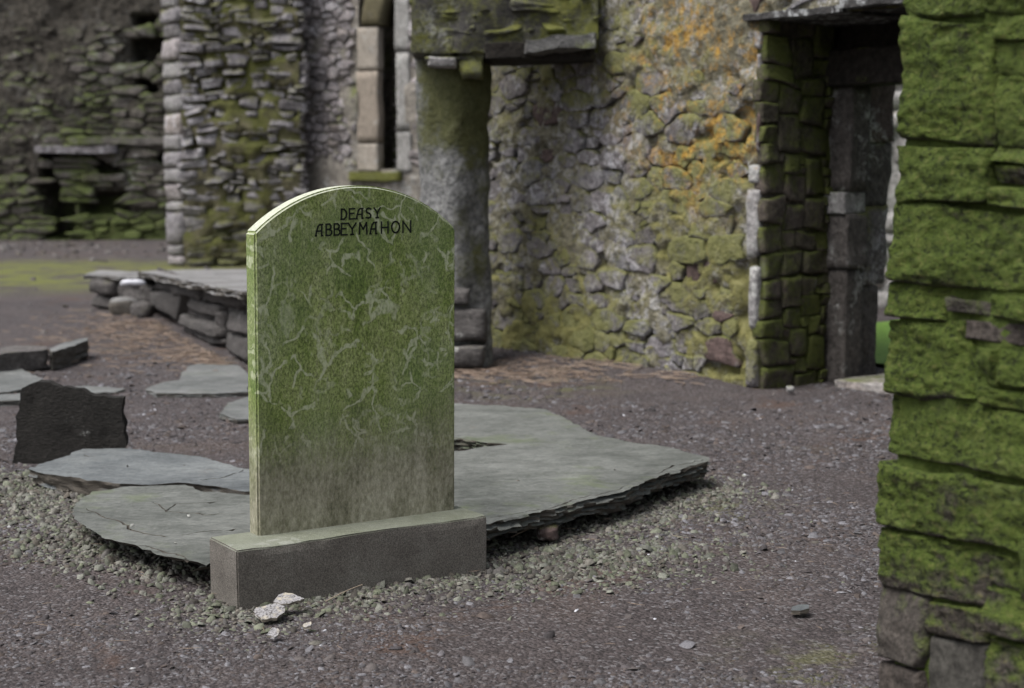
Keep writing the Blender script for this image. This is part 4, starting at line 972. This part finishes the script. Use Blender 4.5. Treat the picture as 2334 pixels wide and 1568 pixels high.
# pale lichen-speckled flakes at the foot of the plinth
for i, (x, y, sx, sy, zz, lab) in enumerate([(612, 1392, .045, .030, .022, 'white speckled stone flake lying flat below the plinth corner'), (655, 1364, .046, .022, .034, 'pale speckled stone flake leaning on the plinth'), (622, 1440, .024, .018, .016, 'small cream stone flake below the white flake'), (700, 1420, .012, .010, .014, 'tiny bluish flake right of the cream flake')]):
    c = G(x, y, zz)[:2]; rg = random.Random(i + 5)
    pp = [(c[0] + sx * math.cos(a) * rg.uniform(.6, 1.15), c[1] + sy * 1.6 * math.sin(a) * rg.uniform(.5, 1.15)) for a in np.linspace(0, 2 * math.pi, 11)[:-1]]
    slate('stone_flake', pp, lambda x, y, zz=zz, c=c, i=i: zz + (y - c[1]) * .25, .007, M_flake, lab, 'stone flake', 'pale flakes by the plinth', seed=60 + i, step=.006, jit=.007, ragged=.004, layers=3, wave=.004)

# ------------------------------------------------------------------ gravel, flecks, litter, grass
def chips(name, X, Y, size, flat, tint, label, seed, lift=.3, tilt=.25):
    rg = np.random.default_rng(seed); N = len(X); K = 6
    ang = np.sort(rg.uniform(0, 2 * math.pi / K * .75, (N, K)) + np.arange(K) * 2 * math.pi / K, axis=1) + rg.uniform(0, 6.28, (N, 1))
    asp = rg.uniform(.38, .95, N); rot = rg.uniform(0, 6.28, N)
    r = size[:, None] * rg.uniform(.75, 1.15, (N, K)); rt = r * rg.uniform(.55, .92, (N, K))
    h = size * flat * rg.uniform(.6, 1.5, N)
    def ring(rr, z):
        x = rr * np.cos(ang); y = rr * np.sin(ang) * asp[:, None]
        return np.stack([x * np.cos(rot)[:, None] - y * np.sin(rot)[:, None], x * np.sin(rot)[:, None] + y * np.cos(rot)[:, None], z], -1)
    P = np.concatenate([ring(r, (-h[:, None] * .5) * np.ones((1, K))), ring(rt, h[:, None] * (.5 + .35 * rg.uniform(-1, 1, (N, K))))], 1)   # N, 12, 3
    tx, ty = rg.normal(0, tilt, N), rg.normal(0, tilt, N)
    P[..., 2] += P[..., 0] * tx[:, None] + P[..., 1] * ty[:, None]
    P[..., 0] += X[:, None]; P[..., 1] += Y[:, None]; P[..., 2] += (gh(X, Y) + h * lift)[:, None]
    base = (np.arange(N) * 12)[:, None, None]
    q = np.array([[i, (i + 1) % K, K + (i + 1) % K, K + i] for i in range(K)])[None] + base        # N,6,4
    tp4 = np.array([[6, 7, 8, 9], [6, 9, 10, 11]])[None] + base
    quads = np.concatenate([q, tp4], 1).reshape(-1, 4)
    me = bpy.data.meshes.new(name); me.vertices.add(N * 12); me.vertices.foreach_set('co', P.astype(np.float32).ravel())
    nl = quads.size; me.loops.add(nl); me.loops.foreach_set('vertex_index', quads.ravel().astype(np.int32))
    me.polygons.add(len(quads)); me.polygons.foreach_set('loop_start', np.arange(0, nl, 4, dtype=np.int32)); me.update(calc_edges=True)
    ca = me.color_attributes.new('tint', 'FLOAT_COLOR', 'POINT')
    c4 = np.repeat(np.concatenate([tint, np.ones((N, 1))], 1)[:, None], 12, 1); ca.data.foreach_set('color', c4.astype(np.float32).ravel())
    me.materials.append(M_chip); o = bpy.data.objects.new(name, me); COL.objects.link(o)
    return tag(o, label, 'gravel', kind='stuff')
def palette(n, cols, rg, var=.25):
    c = np.array(cols)[rg.integers(0, len(cols), n)]; return c * rg.uniform(1 - var, 1 + var, (n, 1))
rg = np.random.default_rng(11)
PUR = [(.075, .067, .070), (.098, .091, .096), (.062, .054, .055), (.085, .074, .071), (.135, .131, .140), (.078, .062, .055), (.05, .044, .045), (.105, .10, .104), (.07, .06, .06)]
GRN = [(.15, .14, .12), (.12, .108, .092), (.18, .172, .15), (.115, .122, .088), (.145, .152, .112), (.095, .098, .076), (.175, .176, .15), (.105, .092, .076), (.135, .146, .10), (.08, .072, .062), (.11, .102, .095), (.165, .168, .14)]
def field(y0, y1, dens, half):
    n = int((y1 - y0) * 2 * half * dens); y = rg.uniform(y0, y1, n); x = rg.uniform(-half, half, n); return x, y
def thin(x, y, amt, sc=1.1):
    k = sstep(-.35, .25, fbm(np.stack([x, y, 0 * x], -1), sc, 3, 91) + amt) > rg.uniform(0, 1, len(x)); return x[k], y[k]
def seg_d(x, y, a, b):
    a, b = np.array(a[:2]), np.array(b[:2]); d = b - a; t = np.clip(((x - a[0]) * d[0] + (y - a[1]) * d[1]) / (d @ d), 0, 1); return np.hypot(x - a[0] - t * d[0], y - a[1] - t * d[1])
pl0, pl1 = (HX, HY), (HX + HA[0] * HW, HY + HA[1] * HW)
def green_zone(x, y):
    d = np.minimum(seg_d(x, y, pl0, pl1) / .22, seg_d(x, y, G(1150, 1225), G(1560, 1120)) / .30)
    d = np.minimum(d, seg_d(x, y, G(470, 1310), G(200, 1230)) / .30); d = np.minimum(d, seg_d(x, y, G(150, 1150), G(10, 1120)) / .42)
    d = np.minimum(d, seg_d(x, y, G(1160, 1280), G(1440, 1270)) / .34)
    return np.exp(-d ** 2 * 1.1) 
X, Y = [], []
for y0, y1, dn, hf in ((2.9, 4.2, 9500, 1.75), (4.2, 5.6, 6000, 2.2), (5.6, 7.6, 2400, 2.9), (7.6, 10.6, 700, 3.9)):
    a, b = thin(*field(y0, y1, dn, hf), .08, 1.5); X.append(a); Y.append(b)
X, Y = np.concatenate(X), np.concatenate(Y)
size = np.clip(rg.lognormal(math.log(.0066), .46, len(X)), .003, .024) * np.clip(Y / 5, .85, 1.7)
gz = green_zone(X, Y); gmix = (rg.uniform(0, 1, len(X)) < gz)[:, None]
tint = np.where(gmix, palette(len(X), GRN, rg), palette(len(X), PUR, rg, .38))
chips('gravel', X, Y, size, .28, tint, 'small purple grey slate chips strewn over the floor', 21)
# bigger greenish pebbles round the plinth and slabs
x, y = field(4.0, 7.0, 3400, 2.4); k = green_zone(x, y) ** 1.3 > rg.uniform(.08, 1, len(x)); x, y = x[k], y[k]
size = np.clip(rg.lognormal(math.log(.0095), .36, len(x)), .004, .022)
gt = palette(len(x), GRN, rg, .35) * .84
chips('pebbles', x, y, size, .50, gt, 'greenish grey pebbles heaped round the plinth and slab edges', 22, lift=.55, tilt=.35)
ch = [G(x_, y_, z_) for x_, y_, z_ in ((1480, 1060, .105), (1255, 1052, .105), (1140, 1150, .105), (1330, 1010, .105), (1200, 960, .105), (300, 1200, .08), (430, 1180, .08), (400, 1240, .08), (290, 1062, .068), (420, 1060, .068), (1400, 1070, .105), (1180, 1090, .105))]
co = chips('slab_crumbs', np.array([c[0] for c in ch]), np.array([c[1] for c in ch]), rg.uniform(.004, .009, len(ch)), .5, palette(len(ch), [(.05, .045, .04), (.09, .08, .07), (.3, .3, .28)], rg), 'small crumbs of stone fallen on the flat slabs', 26, lift=.5)
vz = np.repeat([c[2] for c in ch], 12); cv = np.empty(len(co.data.vertices) * 3); co.data.vertices.foreach_get('co', cv); cv[2::3] += vz + .006; co.data.vertices.foreach_set('co', cv)
# scattered larger chips
x, y = field(3.0, 8.5, 9, 2.8); chips('loose_chips', x, y, np.clip(rg.lognormal(math.log(.014), .3, len(x)), .009, .03), .4, palette(len(x), PUR, rg), 'scattered larger slate chips on the gravel', 23, lift=.4)
x = rg.uniform(-9.5, -2, 2600); y = rg.uniform(10.8, 29, 2600); k = rg.uniform(0, 1, 2600) < .04 + .96 * sstep(22, 28, y); x, y = x[k], y[k]
chips('far_rubble', x, y, np.clip(rg.lognormal(math.log(.035), .5, len(x)), .015, .13), .5, palette(len(x), [(.06, .052, .048), (.09, .08, .075), (.12, .11, .105), (.07, .06, .05)], rg), 'loose rubble scattered on the ground before the far wall', 25, lift=.3)
# white flecks
x, y = field(3.2, 9.5, 3.2, 2.9); o = chips('white_flecks', x, y, np.clip(rg.lognormal(math.log(.006), .35, len(x)), .004, .014), .5, palette(len(x), [(.45, .45, .48), (.34, .34, .34)], rg, .15), 'tiny white flecks scattered over the gravel', 24, lift=.9)

def strands(name, X, Y, L, mat, label, seed, wdt=.0016, zf=None, rise=.05, cat='litter'):
    rg = np.random.default_rng(seed); V, Fc = [], []
    for x, y, l in zip(X, Y, L):
        a = rg.uniform(0, 6.28); z = float(gh(x, y)) + .006 + rg.uniform(0, .012) if zf is None else zf; d = np.array([math.cos(a), math.sin(a), rg.normal(0, rise)]); b = np.array([-d[1], d[0], 0])
        bend = rg.normal(0, .12) * l; k = len(V); p = np.array([x, y, z])
        for f, wd in ((-.5, .4), (0, 1), (.5, .3)):
            c = p + d * l * f + b * bend * (1 - 4 * f * f)
            V += [c + b * wdt * wd, c - b * wdt * wd, c + np.array([0, 0, wdt * 1.4 * wd])]
        for i in (0, 3):
            Fc += [(k + i, k + i + 3, k + i + 5, k + i + 2), (k + i + 1, k + i + 2, k + i + 5, k + i + 4), (k + i, k + i + 1, k + i + 4, k + i + 3)]
    o = add_mesh(name, V, Fc, mat, None, smooth=False, origin=np.zeros(3)); return tag(o, label, cat, kind='stuff')
def blob(cx, cy, rx, ry, n):
    c = G(cx, cy); return c[0] + rg.normal(0, rx, n), c[1] + rg.normal(0, ry, n)
xs, ys = [], []
for args in ((420, 760, .45, .9, 900), (350, 735, .4, .8, 500), (500, 810, .2, .4, 300), (1110, 848, .3, .18, 210), (1230, 858, .5, .2, 130), (1480, 846, .45, .12, 200), (1620, 866, .3, .12, 110), (1330, 838, .4, .12, 90)):
    a, b = blob(*args); xs.append(a); ys.append(b)
xs, ys = np.concatenate(xs), np.concatenate(ys)
keep = ((xs - W_J[0]) * W_n[0] + (ys - W_J[1]) * W_n[1] > .05) & ((xs > -1.0) | ((xs - b0[0]) * FR_M.n[0] + (ys - b0[1]) * FR_M.n[1] > .1)); xs, ys = xs[keep], ys[keep]
strands('dry_litter', xs, ys, rg.uniform(.05, .16, len(xs)), M_straw, 'dry brown stalks and needles along the wall foot and tomb', 31, wdt=.0042)
x, y = field(3.1, 6.2, 14, 2.0); strands('straw_bits', x, y, rg.uniform(.02, .07, len(x)), M_straw, 'thin bits of straw lying on the near gravel', 32, wdt=.0011)
for i, (p, q, lab) in enumerate([((1165, 1232), (1258, 1200), 'bent dry twig poking out from under the large slab'), ((742, 1380), (826, 1332), 'straight dry stalk leaning on the gravel before the plinth')]):
    a = G(*p) + np.array([0, 0, .012]); b = G(q[0], q[1], .03); n = 10; V, Fc = [], []
    d = unit(b - a); e = unit(np.cross(d, [0, 0, 1])); g_ = np.cross(e, d)
    for j in range(n):
        f = j / (n - 1); c = a + (b - a) * f + np.array([0, 0, (.012 if i == 0 else .003) * math.sin(f * 3.1)]); r = .0024 * (1 - .5 * f) if i == 0 else .0014
        V += [c + (e * math.cos(h) + g_ * math.sin(h)) * r for h in np.linspace(0, 2 * math.pi, 6)[:-1]]
    for j in range(n - 1):
        for h in range(5): Fc.append((j * 5 + h, j * 5 + (h + 1) % 5, j * 5 + 5 + (h + 1) % 5, j * 5 + 5 + h))
    tag(add_mesh('twig', V, Fc, M_straw), lab, 'twig')
# grass blades on the lawn outside
sx = rg.uniform(-.2, 3.2, 3500); so_ = -rg.uniform(0, 3.0, 3500); W_ = FR_lawn.pt(sx, 0, so_); V, Fc = [], []
for p in W_:
    a = rg.uniform(0, 6.28); h = rg.uniform(.05, .16); k = len(V); e = np.array([math.cos(a), math.sin(a), 0]) * .006; ln = np.array([rg.normal(0, .03), rg.normal(0, .03), h]); p = p + np.array([0, 0, .01])
    V += [p - e, p + e, p + ln]; Fc.append((k, k + 1, k + 2))
tag(add_mesh('grass', V, Fc, M_grass, smooth=False, origin=np.zeros(3)), 'short bright grass blades outside the doorway', 'grass', kind='stuff')
